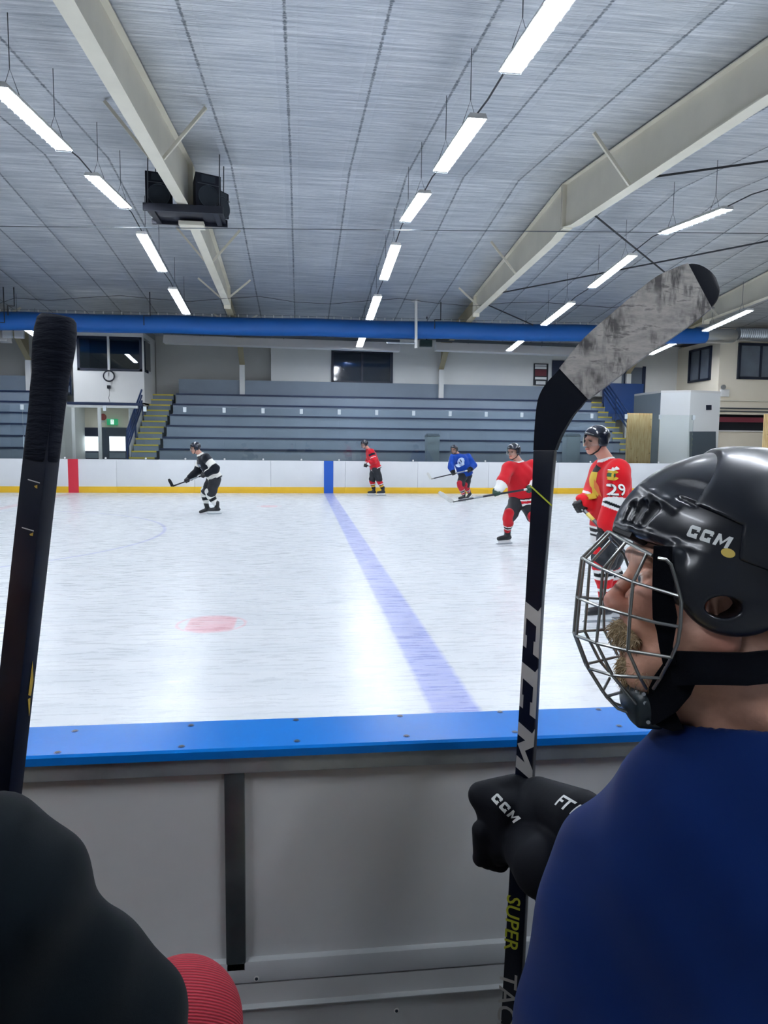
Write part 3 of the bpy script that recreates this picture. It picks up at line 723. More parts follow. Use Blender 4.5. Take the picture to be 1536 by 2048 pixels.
s = MB(); s.box((X0, YBo+.1, Z0), (X0+.1, 29.6, Z1)); s.box((X1-.1, YBo+.1, Z0), (X1, 29.6, wz0)); s.box((X1-.1, YBo+.1, wz1), (X1, 29.6, Z1)); s.box((X1-.1, 28.6, wz0), (X1, 29.6, wz1)); s.box((X0, 29.5, Z0), (X1, 29.6, Z1)); s.build('side_wall', booth_white, bo, smooth=False)
MB().box((X0, YBo, Z0-.02), (X1, 29.6, Z0+.06)).build('deck', booth_white, bo)
MB().box((X0+.1, 29.2, Z0+.1), (X1-.1, 29.3, Z1)).build('inner_wall', M('booth inside', '#8b9299', .8), bo)
MB().box((X0+.1, 28.0, Z0+.1), (X0+1.4, 28.9, Z0+.9)).build('desk', dark_tunnel, bo)
g = MB().box((wx0, YBo+.03, wz0), (wx1, YBo+.042, wz1)).build('window_pane', glass_material('booth glass', '#c2cbd3', .9), bo, smooth=False)
s = MB(); t_ = .09
s.box((wx0, YBo-.02, wz0), (wx1, YBo+.06, wz0+t_)); s.box((wx0, YBo-.02, wz1-t_), (wx1, YBo+.06, wz1)); s.box((wx0, YBo-.02, wz0), (wx0+t_, YBo+.06, wz1)); s.box((wx1-t_, YBo-.02, wz0), (wx1, YBo+.06, wz1)); s.build('window_frame', dark_frame, bo)
mx = PY(217, 705, YBo)[0]; MB().box((mx-.04, YBo-.03, wz0), (mx+.04, YBo+.07, wz1)).build('mullion', booth_white, bo)
MB().box((X1-.03, YBo+.2, wz0+.1), (X1+.02, 28.5, wz1-.1)).build('side_window', dark_glass, bo)
s = MB(); s.box((X0-.05, YBo+.4, Z1+.1), (X1, YBo+2.2, ceil(YBo+.4)-.24)); s.build('roof_housing', M('grey housing panel', '#a5a8a6', .6), bo, smooth=False)
MB().box((X0-.05, YBo+.3, Z1+.25), (X1, YBo+.4, Z1+.62)).build('housing_band', cream, bo)
p = PY(218, 752, YBo-.03); ck = empty('wall_clock', p, 'round white wall clock with black rim below booth window', 'clock')
MB().disc(p, (0, -1, 0), .19, .02, white_pl, 32).build('dial', None, ck)
MB().tube([p+[.19*math.cos(t), -.02, .19*math.sin(t)] for t in np.linspace(0, 2*PI, 33)[:-1]], .025, black_paint, 8, closed=True).build('rim', None, ck)
h = MB(); h.bar(p+[0, -.03, -.02], p+[0, -.03, .14], .012, .006, black_paint); h.bar(p+[0, -.032, 0], p+[-.01, -.032, .1], .018, .006, black_paint)
for k in range(12): t = PI*k/6; h.bar(p+[.145*math.cos(t), -.025, .145*math.sin(t)], p+[.17*math.cos(t), -.025, .17*math.sin(t)], .01, .004, black_paint)
h.build('hand', None, ck)
p = PY(218, 774, YBo-.02); ca = empty('wall_camera', p, 'small black box with dangling lead below the clock', 'camera'); MB().box(p-[.06, .06, .06], p+[.06, .02, .06]).build('case', black_paint, ca, bev=.015)
MB().tube([p+[0, 0, -.05], p+[.01, .0, -.25], p+[-.02, .0, -.4], p+[.01, .01, -.55]], .007, cable_m, 5).build('lead', None, ca)
# tunnel below the booth
YT = 28.6
struct('wall_tunnel', MB().box((X0, YT, -.02), (sx0-.12, YT+.1, Z0-.03)), cream_wall)
struct('wall_tunnel_side', MB().box((X0-.06, 25.6, -.02), (X0+.02, YT, Z0-.03)), grey_wall)
struct('wall_tunnel_stair', MB().box((sx0-.12, 25.6, -.02), (sx0-.09, YT, Z0-.03)), grey_wall)
YL = 25.2; lq = facequad(135, 808, 276, 816, YL)
lb = empty('tunnel_beam', ((lq[0][0]+lq[1][0])/2, YL, 0), 'white steel lintel on posts at the tunnel mouth', 'lintel')
MB().box((lq[0][0], YL-.05, lq[0][2]), (lq[1][0], YL+.05, lq[2][2]-.04)).build('lintel', white_pl, lb, bev=.01); MB().box((lq[0][0], YL-.06, lq[2][2]-.04), (lq[1][0]+.15, YL+.06, lq[2][2]+.05)).build('flashing', bleach_edge, lb)
for x in (148, 200): xx = PY(x, 870, YL)[0]; MB().box((xx-.055, YL-.04, 0), (xx+.055, YL+.04, lq[0][2])).build('post', white_pl, lb, bev=.01)
def doorleaf(nm, x0, x1, m, wx0, wx1):
    q = facequad(x0, 855, x1, 930, YT); d = tag(MB().prism([(p[0], YT, p[2] if k > 1 else 0) for k, p in enumerate(q)], (0, -.06, 0)).build(nm, m), kind='structure')
    MB().prism(facequad(wx0, 873, wx1, 902, YT-.06), (0, -.01, 0)).build('door_window', M('daylit door glass', '#dfe8ee', .2, emit=('#e4eef5', .9)), d)
    MB().prism(facequad(wx0, 905, wx1, 916, YT-.06), (0, -.01, 0)).build('lower_window', M('dull door glass', '#8f9ca6', .2), d)
    return d
doorleaf('door_1', 153, 198, M('navy door paint', '#1a2440', .5), 164, 197)
doorleaf('door_4', 205, 260, M('slate door paint', '#3c4754', .5), 219, 251)
p = PY(225, 844, YT-.12); ex = empty('exit_sign', p, 'green running man exit sign above the tunnel door', 'exit sign')
MB().box(p-[.2, .04, .12], p+[.2, .04, .12]).build('case', M('green sign', '#2fae74', .5, emit=('#2fae74', .2)), ex, bev=.01)
s = MB(); w_ = M('white symbol', '#f2fff8', .5, emit=('#f2fff8', .4)); o = p+np.array([0, -.042, 0])
s.box(o+[-.06, -.004, -.09], o+[.06, 0, .09], w_); s.build('pictogram', None, ex)
s = MB(); gm = M('green symbol', '#1c8a58', .5); s.disc(o+[.0, -.004, .055], (0, -1, 0), .016, .003, gm, 10); s.bar(o+[0, -.006, .04], o+[-.01, -.006, -.015], .022, .004, gm); s.bar(o+[-.01, -.006, -.01], o+[.025, -.006, -.07], .014, .004, gm); s.bar(o+[-.01, -.006, -.01], o+[-.04, -.006, -.06], .014, .004, gm); s.bar(o+[0, -.006, .03], o+[.035, -.006, .01], .012, .004, gm); s.build('figure_mark', None, ex)
p = PY(206, 834, YT-.05); bl = empty('alarm_bell', p, 'red round alarm bell left of the exit sign', 'bell'); MB().disc(p, (0, -1, 0), .13, .05, M('red bell', '#a8433f', .4), 24, .11).build('gong', None, bl); MB().box(p+[-.05, 0, -.2], p+[.05, .05, -.1]).build('bracket', white_pl, bl)
# litter bins behind the glass
binm = M('grey bin plastic', '#93a3ac', .5); bind = M('dark bin lid', '#56646f', .5)
for x0, x1, lab in ((853, 879, 'grey litter bin behind the glass left of the blue skater'), (1131, 1160, 'grey litter bin behind the glass right of the stick')):
    a, b_ = PY(x0, 902, 24.3), PY(x1, 873, 24.3); r = empty('litter_bin', ((a[0]+b_[0])/2, 24.45, 0), lab, 'bin', 'litter bins behind the glass')
    MB().prism2([(a[0]+.03, 24.25, -.02), (b_[0]-.03, 24.25, -.02), (b_[0]-.03, 24.65, -.02), (a[0]+.03, 24.65, -.02)], [(a[0], 24.22, b_[2]), (b_[0], 24.22, b_[2]), (b_[0], 24.68, b_[2]), (a[0], 24.68, b_[2])]).build('body', binm, r, bev=.02)
    MB().prism2([(a[0]-.02, 24.2, b_[2]), (b_[0]+.02, 24.2, b_[2]), (b_[0]+.02, 24.7, b_[2]), (a[0]-.02, 24.7, b_[2])], [(a[0]+.04, 24.26, b_[2]+.1), (b_[0]-.04, 24.26, b_[2]+.1), (b_[0]-.04, 24.64, b_[2]+.1), (a[0]+.04, 24.64, b_[2]+.1)]).build('lid', bind, r, bev=.02)

# ---------------------------------------------------------------- right end: projecting room, kiosk, plywood
YP = 26.2; XC = PY(1439, 720, YP)[0]
zq = PY(1480, 829, YP)[2]; zq0 = PY(1480, 861, YP)[2]
struct('wall_office', MB().box((XC, YP, zq), (XRT, YP+.15, ceil(YP)-.02)), cream_wall)
struct('wall_office_low', MB().box((XC, YP, -.02), (XRT, YP+.15, zq0-.05)), cream_wall)
struct('wall_office_side', MB().box((XC, YP+.15, -.02), (XC+.12, 29.98, ceil(29.9)-.05)), cream_wall)
struct('wall_corner', MB().box((X_END, 29.2, -.02), (XC+.3, 29.98, ceil(29.3)-.02)), cream_wall)
window('window_2', facequad(1477, 690, 1580, 757, YP), (0, -1, 0), .1, (.42,), grey_glass)
y0_, y1_ = PX(1381, 730, XC)[1], PX(1422, 730, XC)[1]
ya, yb2 = max(y0_, y1_), min(y0_, y1_); z_lo, z_hi = PX(1400, 761, XC)[2], PX(1400, 699, XC)[2]
window('window_3', [(XC, ya, z_lo), (XC, yb2, z_lo), (XC, yb2, z_hi), (XC, ya, z_hi)], (-1, 0, 0), .08, (.5,), grey_glass)
sc_ = empty('snack_counter', (XC+1, YP+.3, zq0), 'dark counter opening with red shutter at the right edge', 'counter')
MB().box((XC+.13, YP+.6, zq0), (XRT-.1, YP+.7, zq)).build('back_panel', dark_tunnel, sc_); MB().box((XC+.13, YP+.16, (zq+zq0)/2+.02), (XRT-.1, YP+.24, zq-.1)).build('shutter', M('maroon shutter', '#7d2f3f', .5), sc_); MB().box((XC, YP-.06, zq0-.05), (XRT-.1, YP+.6, zq0)).build('counter_top', white_pl, sc_)
for y, lab in ((802, 'upper'), (817, 'middle'), (823, 'lower')):
    z = PY(1480, y, YP)[2]; tag(MB().tube([(XC, YP-.04, z), (XRT-.1, YP-.04, z)], .025, wire_m if y > 810 else cream, 8).build('wall_pipe'), f'{lab} pipe along the cream wall above the snack counter', 'pipe', 'pipes on the office wall')
p = PY(1448, 786, YP-.06); em = empty('emergency_lamp', p, 'white emergency lamp box on the cream wall corner', 'lamp'); MB().box(p-[.15, .05, .14], p+[.2, .05, .14]).build('case', white_pl, em, bev=.015); MB().disc(p+[-.08, -.04, .22], (0, -1, 0), .09, .06, bright_steel, 16).build('lamp_head', None, em)
# kiosk
kz = PY(1380, 782, 25.6)[2]
foot = [np.array(PY(1266, 850, 27.6))[:2], np.array(PY(1319, 850, 25.7))[:2], np.array(PY(1378, 850, 25.2))[:2], np.array(PY(1438, 850, 25.5))[:2]]
ks = empty('glazed_kiosk', (*foot[1], 0), 'pale grey box room with dark hatch at the right end', 'kiosk')
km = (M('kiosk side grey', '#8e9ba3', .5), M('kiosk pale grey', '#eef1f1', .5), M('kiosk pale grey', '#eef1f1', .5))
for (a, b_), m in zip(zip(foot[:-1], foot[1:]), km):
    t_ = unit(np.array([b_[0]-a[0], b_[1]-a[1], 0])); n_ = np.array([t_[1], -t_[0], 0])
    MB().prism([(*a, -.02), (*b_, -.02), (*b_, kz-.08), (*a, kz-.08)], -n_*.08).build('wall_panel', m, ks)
    MB().prism([(*a, kz-.08), (*b_, kz-.08), (*b_, kz), (*a, kz)], -n_*.12).build('top_rail', white_pl, ks)
def onpanel(x, y): # point on the last kiosk face
    a, b_ = foot[2], foot[3]; t_ = unit(np.array([b_[0]-a[0], b_[1]-a[1], 0])); n_ = np.array([t_[1], -t_[0], 0]); return PP(x, y, (a[0], a[1], 0), n_), n_
h = [onpanel(x, y)[0] for x, y in ((1378.5, 932), (1431, 932), (1431, 863), (1379, 863))]; n_ = onpanel(1400, 900)[1]
MB().prism(h, n_*.02).build('hatch', M('slate hatch', '#4a5762', .4), ks); h = [onpanel(x, y)[0] for x, y in ((1412, 820), (1422, 820), (1422, 810), (1412, 810))]; MB().prism(h, n_*.03).build('vent', dark_frame, ks)
for x0, x1, y0, y1, Yp, lab in ((1255, 1305, 826, 935, 23.9, 'bare plywood sheet standing behind the far boards right of stairs'), (1529, 1590, 828, 935, 23.9, 'bare plywood sheet at the right picture edge')):
    a, b_ = PY(x0, y0, Yp), PY(x1, y0, Yp); tag(MB().box((a[0], Yp, 0), (b_[0], Yp+.03, a[2])).build('plywood_sheet', plywood), lab, 'plywood', 'plywood sheets at the boards')
# ================================================================ skaters on the ice
skin_m = M('skin', vcol=True, rough=.5, spec=.35); cloth_v = M('knit cloth pattern', vcol=True, rough=.85, spec=.15, sheen=.15)
pants_m = M('black pants nylon', '#0b121c', .6, bump=(30, .2, .006)); glove_blk = M('black glove', '#0b0d12', .6); glove_grn = M('green glove leather', '#1f4a3a', .6, var=(25, .5))
helm_m = M('black helmet shell', '#081022', .22, coat=.4); boot_m = M('black skate boot', '#11161d', .4); holder_m = M('white blade holder', '#e9ecee', .35)
blade_m = M('skate blade steel', '#b9c0c6', .2, metal=1.); shaft_blk = M('black stick shaft', '#0a1020', .35); tape_wht = M('white stick tape', '#d5d5d0', .8); tape_blk = M('black stick tape', '#14161a', .85); shaft_gry = M('grey stick shaft', '#8d9499', .4)
shaft_gold = M('yellow stick print', '#c9b84e', .4); visor_m = glass_material('clear visor', '#f2f6f7', 1.)
chin_m = M('black strap', '#0b0c10', .7)
def rgb(h): return np.array(lin(h)[:3], np.float32)
def segd(V, a, b):
    ba = b-a; t = np.clip(((V-a)@ba)/(ba@ba), 0, 1); return np.linalg.norm(V-a-t[:, None]*ba, axis=1), t
def fist(c, s, a, r=.02, cuff=None, k=.008):
    """closed hand round a shaft: c hand centre, s shaft axis, a forearm direction; palm, four bent fingers, thumb"""
    s, a = unit(s), unit(a); a = unit(a-s*np.dot(a, s)); n = np.cross(s, a); fs = [rbox(c-a*.035+n*.0, (.042, .03, .048), .02, np.array([a, n, s]))]
    for i, L in enumerate((.9, 1., .96, .8)):
        o = c+s*(.036-.025*i); q = [o-a*.015+n*.034, o+a*.022*L+n*.034, o+a*.036*L-n*.0, o+a*.02*L-n*.03]
        fs += [cap(q[j], q[j+1], .0155-.001*j) for j in range(3)]
    q = [c-a*.05-n*.01+s*.03, c-a*.01-n*.034+s*.04, c+a*.028-n*.036+s*.02]; fs += [cap(q[0], q[1], .02, .017), cap(q[1], q[2], .017, .014)]
    if cuff is not None: fs.append(cap(c-a*.05, cuff, .047, .06))
    return U(k, *fs)
def hockey_stick(lab, butt, heel, toe, shaft=shaft_blk, tape=tape_wht, band=None, curve=.02, knob=True):
    butt, heel, toe = map(np.array, (butt, heel, toe)); r = empty('hockey_stick', heel, lab, 'hockey stick', 'sticks held by the skaters')
    d = unit(heel-butt); b = unit(toe-heel); wv = unit(d-b*np.dot(d, b)); nv = np.cross(b, wv)
    sh = MB().bar(butt, heel-d*.0, .03, .02, shaft, hint=nv).build('shaft', shaft, r, bev=.004)
    if knob: MB().bar(butt-d*.01, butt+d*.14, .035, .026, tape, hint=nv).build('grip_tape', tape, r, bev=.008)
    if band: L = np.linalg.norm(heel-butt); MB().bar(butt+d*L*band[0], butt+d*L*band[1], .032, .022, band[2], hint=nv).build('shaft_print', band[2], r, bev=.004)
    pts, xs, L = [], [], np.linalg.norm(toe-heel)
    for k in range(9):
        t = k/8; pts.append(heel+b*L*t+nv*curve*t*t); xs.append((wv, nv))
    m = MB(); n = len(pts)
    for k in range(n-1):
        h0, h1 = [.036*(1-max(0, t-.8)*2.4) for t in (k/8, (k+1)/8)]
        A = [pts[k]+wv*h0*x+nv*y for x, y in ((-1, -.005), (1, -.005), (1, .005), (-1, .005))]; B = [pts[k+1]+wv*h1*x+nv*y for x, y in ((-1, -.005), (1, -.005), (1, .005), (-1, .005))]
        m.prism2(A, B)
    m.bar(heel-d*.09, heel, .034, .02, hint=nv); bm_ = m.build('blade', tape, r, sharp=60); return r
def skate(parent, an, toe, pitch=0., boot=boot_m):
    toe = unit(toe); up = np.array([0, 0, 1.]); side = unit(np.cross(up, toe))
    if pitch: toe, up = unit(toe*math.cos(pitch)-up*math.sin(pitch)), unit(up*math.cos(pitch)+toe*math.sin(pitch))
    f = U(.03, cap(an+up*.07-toe*.01, an-up*.04-toe*.01, .057, .05), ell(an-up*.075-toe*.03, (.06, .04, .04), (toe, side, up)), cap(an-up*.07+toe*.02, an-up*.085+toe*.16, .045, .036))
    f = SUB(f, half(an-up*.115, up)) if False else INT(f, half(an-up*.115, -up))
    b = sdf('skate', f, .008, boot, parent)
    h = MB(); z = lambda x, y, q: an+toe*x+up*q+side*y
    h.prism([z(-.08, -.012, -.113), z(.19, -.012, -.113), z(.17, -.012, -.14), z(.205, -.012, -.16), z(-.1, -.012, -.16), z(-.06, -.012, -.14)], side*.024); h.build('blade_holder', holder_m, b, bev=.003)
    h = MB(); h.prism([z(-.11, -.002, -.158), z(.21, -.002, -.158), z(.222, -.002, -.172), z(.17, -.002, -.186), z(-.09, -.002, -.186), z(-.12, -.002, -.176)], side*.004); h.build('blade', blade_m, b)
    return b
def skater(lab, Y0, J, face, chestdir, jcol, scol, gcol=glove_blk, hs=1., vox=.011, shield=.085, sax=None, toes=((-1, -.1, 0), (-1, -.1, 0)), pitch=(0, 0), arm=1.):
    P = {k: PY(v[0], v[1], Y0+(v[2] if len(v) > 2 else 0)) for k, v in J.items()}
    g = (P['an1']+P['an2'])/2; root = empty('person', (g[0], g[1], 0), lab, 'person', 'skaters on the ice')
    f = unit(face); l = unit(np.cross((0, 0, 1), f)); u = np.cross(f, l); R = np.array([f, l, u]); h = P['head']
    H = lambda a, b, c: h+f*a+l*b+u*c
    hips = [P['hip1'], P['hip2']]; A = arm
    head = U(.02, ell(H(-.012, 0, .02), (.095, .076, .1), R), ell(H(.028, 0, -.06), (.062, .055, .062), R), ell(H(.065, 0, -.098), (.026, .026, .022), R), cap(H(.088, 0, .0), H(.11, 0, -.035), .009, .014), cap(H(.084, .03, .015), H(.084, -.03, .015), .012))
    head = U(.006, head, ell(H(-.01, .077, -.02), (.026, .011, .034), R), ell(H(-.01, -.077, -.02), (.026, .011, .034), R), ell(H(.092, 0, -.066), (.012, .024, .007), R), ell(H(.09, 0, -.078), (.011, .02, .007), R))
    head = SUB(head, U(0, ell(H(.096, .033, -.002), (.012, .017, .01), R), ell(H(.096, -.033, -.002), (.012, .017, .01), R)), .006)
    bodyf = U(.03, head, cap(H(-.02, 0, -.06), P['neck'], .056, .062), cap(P['chest'], P['pelvis'], .12, .12), cap(P['sh1'], P['sh2'], .05),
              *[cap(P[a], P[b], ra, rb) for i in '12' for a, b, ra, rb in (('sh'+i, 'el'+i, .045, .04), ('el'+i, 'ha'+i, .04, .03), ('hip'+i, 'kn'+i, .075, .055), ('kn'+i, 'an'+i, .05, .035))])
    sk, lipc, dk = rgb('#c99683'), rgb('#a0564e'), rgb('#2a211d')
    def hcol(V):
        c = np.tile(sk, (len(V), 1)); q = (V-h)@R.T
        m = (np.abs(q[:, 1]) < .026) & (np.abs(q[:, 2]+.072) < .007) & (q[:, 0] > .06); c[m] = lipc
        for s in (1, -1):
            d = (q[:, 1]-s*.033)**2+(q[:, 2]+.002)**2; c[(d < .0001) & (q[:, 0] > .05)] = dk
        c[(q[:, 0] < -.02) & (q[:, 2] > -.05) & (np.linalg.norm(q, axis=1) < .14) & (np.abs(q[:, 1]) < .0765)] = rgb('#6b625c'); return c
    sdf('body', bodyf, min(vox, .009), skin_m, root, hcol)
    # helmet, visor, strap
    hf = ell(H(-.012, 0, .035), (.122, .102, .104), R)
    hf = INT(hf, half(H(0, 0, .012), -(u-f*.42)), .008)
    hf = U(.012, hf, *[INT(ell(H(-.022, s*.085, -.012), (.05, .018, .06), R), half(H(0, 0, -.055), -u)) for s in (1, -1)])
    for s in (1, -1):
        for k in range(3): hf = SUB(hf, cap(H(.085-.05*k, s*(.035+.012*k), .13), H(.045-.05*k, s*(.05+.012*k), .14), .013), .004)
        hf = SUB(hf, cap(H(.06, s*.1, .05), H(-.04, s*.115, .05), .012), .004)
    hm = sdf('helmet', hf, min(vox, .007), helm_m, root)
    for s in (1, -1): MB().tube([H(.0, s*.09, -.05), H(.02, s*.07, -.09), H(.05, s*.025, -.122), H(.055, 0, -.125)], .007, chin_m, 6).build('chin_strap', None, hm)
    vm = MB(); N = 18; vs = []
    for k in range(N+1):
        t = math.radians(-78+156*k/N)
        for z, rr in ((.045, .118), (.045-shield*.6, .126), (.045-shield-.012*math.cos(t), .122)): vs.append(H(-.005+rr*math.cos(t), rr*.88*math.sin(t), z))
    vm.add(vs, [(3*k+j, 3*k+3+j, 3*k+4+j, 3*k+1+j) for k in range(N) for j in (0, 1)]); vm.build('visor', visor_m, hm, sharp=180)
    # jersey
    cd = unit(chestdir); side = unit(np.cross((0, 0, 1), cd)); sp = unit(P['neck']-P['pelvis'])
    wr = {i: P['ha'+i]+(P['el'+i]-P['ha'+i])*.3 for i in '12'}
    armf = {i: U(.03, cap(P['sh'+i], P['el'+i], .1*A, .096*A), cap(P['el'+i], wr[i], .094*A, .078*A)) for i in '12'}
    tf = U(.06, cap(P['neck']-sp*.05, P['chest'], .09, .14), cap(P['sh1'], P['sh2'], .085), cap(P['chest']+side*.07, P['pelvis']+side*.06-sp*.1, .145, .165), cap(P['chest']-side*.07, P['pelvis']-side*.06-sp*.1, .145, .165))
    hem = P['pelvis']-sp*.12
    rng = np.random.RandomState(int(abs(h[0]*977)) % 9999); ph = rng.rand(6)*6
    fold = lambda p: .006*np.sin(p[:, 2]*38+4*np.sin(p[:, 0]*9+ph[0])+ph[1])*np.sin(p[:, 0]*11+ph[2])+.004*np.sin(p[:, 0]*31+p[:, 2]*17+ph[3])
    jf = DISP(U(.05, INT(tf, half(hem, -sp)), armf['1'], armf['2']), fold, .012)
    jf = SUB(jf, cap(P['neck']+sp*.02, P['neck']+sp*.25+f*.04, .062, .075), .01)
    def jc(V):
        d1, d2, dt = armf['1'](V), armf['2'](V), tf(V); arm = np.minimum(d1, d2) < np.minimum(dt, .2)-.012; i2 = d2 < d1; s = np.zeros(len(V))
        for i, m in (('1', ~i2), ('2', i2)):
            da, ta = segd(V, P['sh'+i], P['el'+i]); db, tb = segd(V, P['el'+i], wr[i]); s[m] = np.where(ta < 1, ta, 1+tb)[m]
        return jcol(arm, s, (V-hem)@sp, np.linalg.norm(V-P['neck']-sp*.0, axis=1), V, P)
    jm = sdf('jersey', jf, vox, cloth_v, root, jc)
    # pants, socks, skates, gloves
    pf = U(.05, cap(hips[0], hips[1], .125), cap(P['pelvis'], P['pelvis']+sp*.06, .12), *[cap(P['hip'+i], P['hip'+i]+(P['kn'+i]-P['hip'+i])*.84, .125, .115) for i in '12'])
    for i in '12':
        ax = unit(P['kn'+i]-P['hip'+i]); pf = SUB(pf, INT(half(P['hip'+i]+(P['kn'+i]-P['hip'+i])*.86, -ax), cap(P['kn'+i], P['kn'+i]+ax*.2, .17)), .008) if False else pf
    sdf('pants', DISP(pf, lambda p: .005*np.sin(p[:, 2]*33+p[:, 0]*20), .006), vox, pants_m, root)
    for n_, i in enumerate('12'):
        k, a = P['kn'+i], P['an'+i]; ax = unit(k-a); fw = unit(np.array(toes[n_], float))
        sf = U(.03, cap(k+ax*.1, k+(a-k)*.35, .082, .078), cap(k+(a-k)*.3-fw*.012, a+ax*.06, .078, .055), ell(k+fw*.02, (.08, .075, .09)))
        sdf('sock', sf, vox, cloth_v, root, lambda V, k=k, a=a: scol(segd(V, k, a)[1]))
        skate(root, a, toes[n_], pitch[n_])
        ax_ = unit(sax) if sax is not None else np.array([-.9, 0, -.3]); ad = unit(P['ha'+i]-P['el'+i])
        sdf('glove', fist(P['ha'+i], ax_, ad, cuff=wr[i]+(P['el'+i]-wr[i])*.12), min(vox, .008), gcol, root)
    return root, P, jm
def bands(x, base, *bb):
    c = np.tile(rgb(base), (len(x), 1))
    for a, b, col in bb: c[(x >= a) & (x < b)] = rgb(col)
    return c
RED, WHT, BLK, GOLD = '#c4141f', '#e6e6e4', '#0d1016', '#d8a83c'
def merge(arm, s, hh, nk, base, sl, hem, collar=None, cr=.085):
    c = bands(hh, base, *hem); a = bands(s, base, *sl); c[arm] = a[arm]
    if collar: c[nk < cr] = rgb(collar)
    return c
# skater with the number on his sleeve
JE = dict(head=(1192, 881), neck=(1212, 918), chest=(1222, 962), pelvis=(1222, 1058), sh1=(1236, 944, -.2), sh2=(1204, 942, .19), el1=(1231, 1006, -.27), ha1=(1208, 1062, -.24), el2=(1188, 992, .2), ha2=(1160, 1012, .02),
          hip1=(1228, 1066, -.1), hip2=(1216, 1066, .1), kn1=(1205, 1128, -.12), an1=(1210, 1204, -.12), kn2=(1222, 1128, .12), an2=(1236, 1200, .14))
je = lambda arm, s, hh, nk, V, P: merge(arm, s, hh, nk, RED, ((.9, 1.02, WHT), (1.02, 1.16, BLK), (1.16, 1.3, WHT)), ((-1, .07, WHT), (.07, .092, BLK), (.092, .115, WHT), (.115, .145, BLK), (.145, .165, WHT)), WHT, .083)
rE, PE, jE = skater('skater in red jersey with white sleeve number behind the caged helmet', 6.17, JE, (-1, -.12, -.05), (-1, -.1, 0), je, lambda t: bands(t, RED, (.12, .2, WHT), (.2, .3, BLK), (.3, .38, WHT), (.62, .7, WHT)), vox=.0065, sax=(.55, .05, -.8), arm=1.12)
# number and crests
wm = M('white twill', '#ecece9', .8); bk = M('black twill', '#101218', .8); ym = M('gold twill', '#d6b53a', .8); gm_ = M('green twill', '#1f5a3c', .8); om = M('orange twill', '#d8743a', .8); rm = M('red twill', '#b8141f', .8)
def at_surface(x, y, Y): return PY(x, y, Y)
u_, v_ = np.array([.985, .17, .0]), unit([.02, .0, 1.])
o = PY(1234, 991, 5.83)
decal('sleeve_number', glyphs('29', .138, 0, .0042), o, u_, v_, bk, jE, jE, off=.002, cut=.006); decal('sleeve_number', glyphs('29', .134, 0, .0015), o+v_*.003, u_, v_, wm, jE, jE, off=.008, cut=.005)
o = PY(1232, 951, 5.83)
decal('shoulder_crest', polys(ring(0, 0, .024, .046, 30, .55, 2*PI-.55)), o, u_, v_, ym, jE, jE, off=.004, cut=.005); decal('shoulder_crest', polys([circ(0, 0, .022)]), o, u_, v_, gm_, jE, jE, off=.008, cut=.005); decal('shoulder_crest', polys(ring(0, 0, .006, .011)), o, u_, v_, ym, jE, jE, off=.012, cut=.005)
ax1 = [[(-.05, .05), (-.044, .06), (-.004, .048), (-.009, .038)], [(-.05, .058), (-.036, .074), (-.018, .058), (-.03, .051)]]; ax2 = [[(-x, y) for x, y in reversed(p)] for p in ax1]
decal('shoulder_crest', polys(ax1+ax2), o, u_, v_, wm, jE, jE, off=.006, cut=.005)
uc = unit([.28, -.95, 0]); uc = unit([.1, -.99, 0]); uc = unit([-.28, -.96, 0]); oc = PE['chest']+np.array([-.19, .06, .02])
decal('chest_crest', polys([circ(0, .02, .085, .1), [(-.02, -.07), (.09, -.16), (.12, -.12), (.05, -.03)], [(0, -.07), (.03, -.2), (.07, -.19), (.06, -.05)]]), oc, uc, v_, ym, jE, jE, off=.003, cut=.02, start=.04)
decal('chest_crest', polys([[(.05, .0), (.12, -.06), (.15, -.16), (.1, -.13), (.05, -.08)]]), oc, uc, v_, om, jE, jE, off=.004, cut=.02, start=.04); decal('chest_crest', polys([[(-.06, .06), (.08, .06), (.1, .1), (0, .14), (-.07, .12)]]), oc, uc, v_, bk, jE, jE, off=.004, cut=.02, start=.04)
d_ = unit(PE['ha1']-PE['ha2']); hockey_stick('stick with yellow marked shaft held low by the numbered red skater', PE['ha2']-d_*.08, PE['ha1']+d_*.75, PE['ha1']+d_*.75+np.array([-.28, .05, -.06]), shaft_blk, tape_wht, (.16, .24, shaft_gold))
# red skater half hidden by the upright stick
JD = dict(head=(1027, 903), neck=(1037, 923), chest=(1040, 948), pelvis=(1043, 992, .08), sh1=(1017, 936, -.05), sh2=(1064, 932, .05), el1=(1006, 963, -.2), ha1=(993, 986, -.3), el2=(1077, 962, -.12), ha2=(1060, 979, -.32),
          hip1=(1034, 1003, .06), hip2=(1052, 1003, .1), kn1=(1017, 1037, -.12), an1=(1014, 1066, 0), kn2=(1068, 1037, 0), an2=(1085, 1064, .4))
jd = lambda arm, s, hh, nk, V, P: merge(arm, s, hh, nk, '#b51a26', ((1.3, 2.1, WHT),), ((-1, .03, WHT), (.03, .075, '#b51a26'), (.075, .1, WHT), (.1, .12, BLK)), WHT, .088)
rD, PD, jD = skater('red jersey skater with green gloves left of the upright stick', 11.25, JD, (-.82, -.56, -.08), (-.6, -.8, 0), jd, lambda t: bands(t, '#b51a26', (.42, .48, WHT), (.48, .62, BLK), (.62, .68, WHT)), gcol=glove_grn, vox=.01, sax=(-.95, 0, -.12), toes=((-.93, -.35, 0), (-.7, -.7, 0)))
hockey_stick('long black stick with white taped blade held by the green gloved skater', PY(1064, 977, 10.93), PY(905, 1003, 10.93), PY(879, 987, 10.8), shaft_blk, tape_wht, (.62, .74, shaft_gry), curve=-.04)
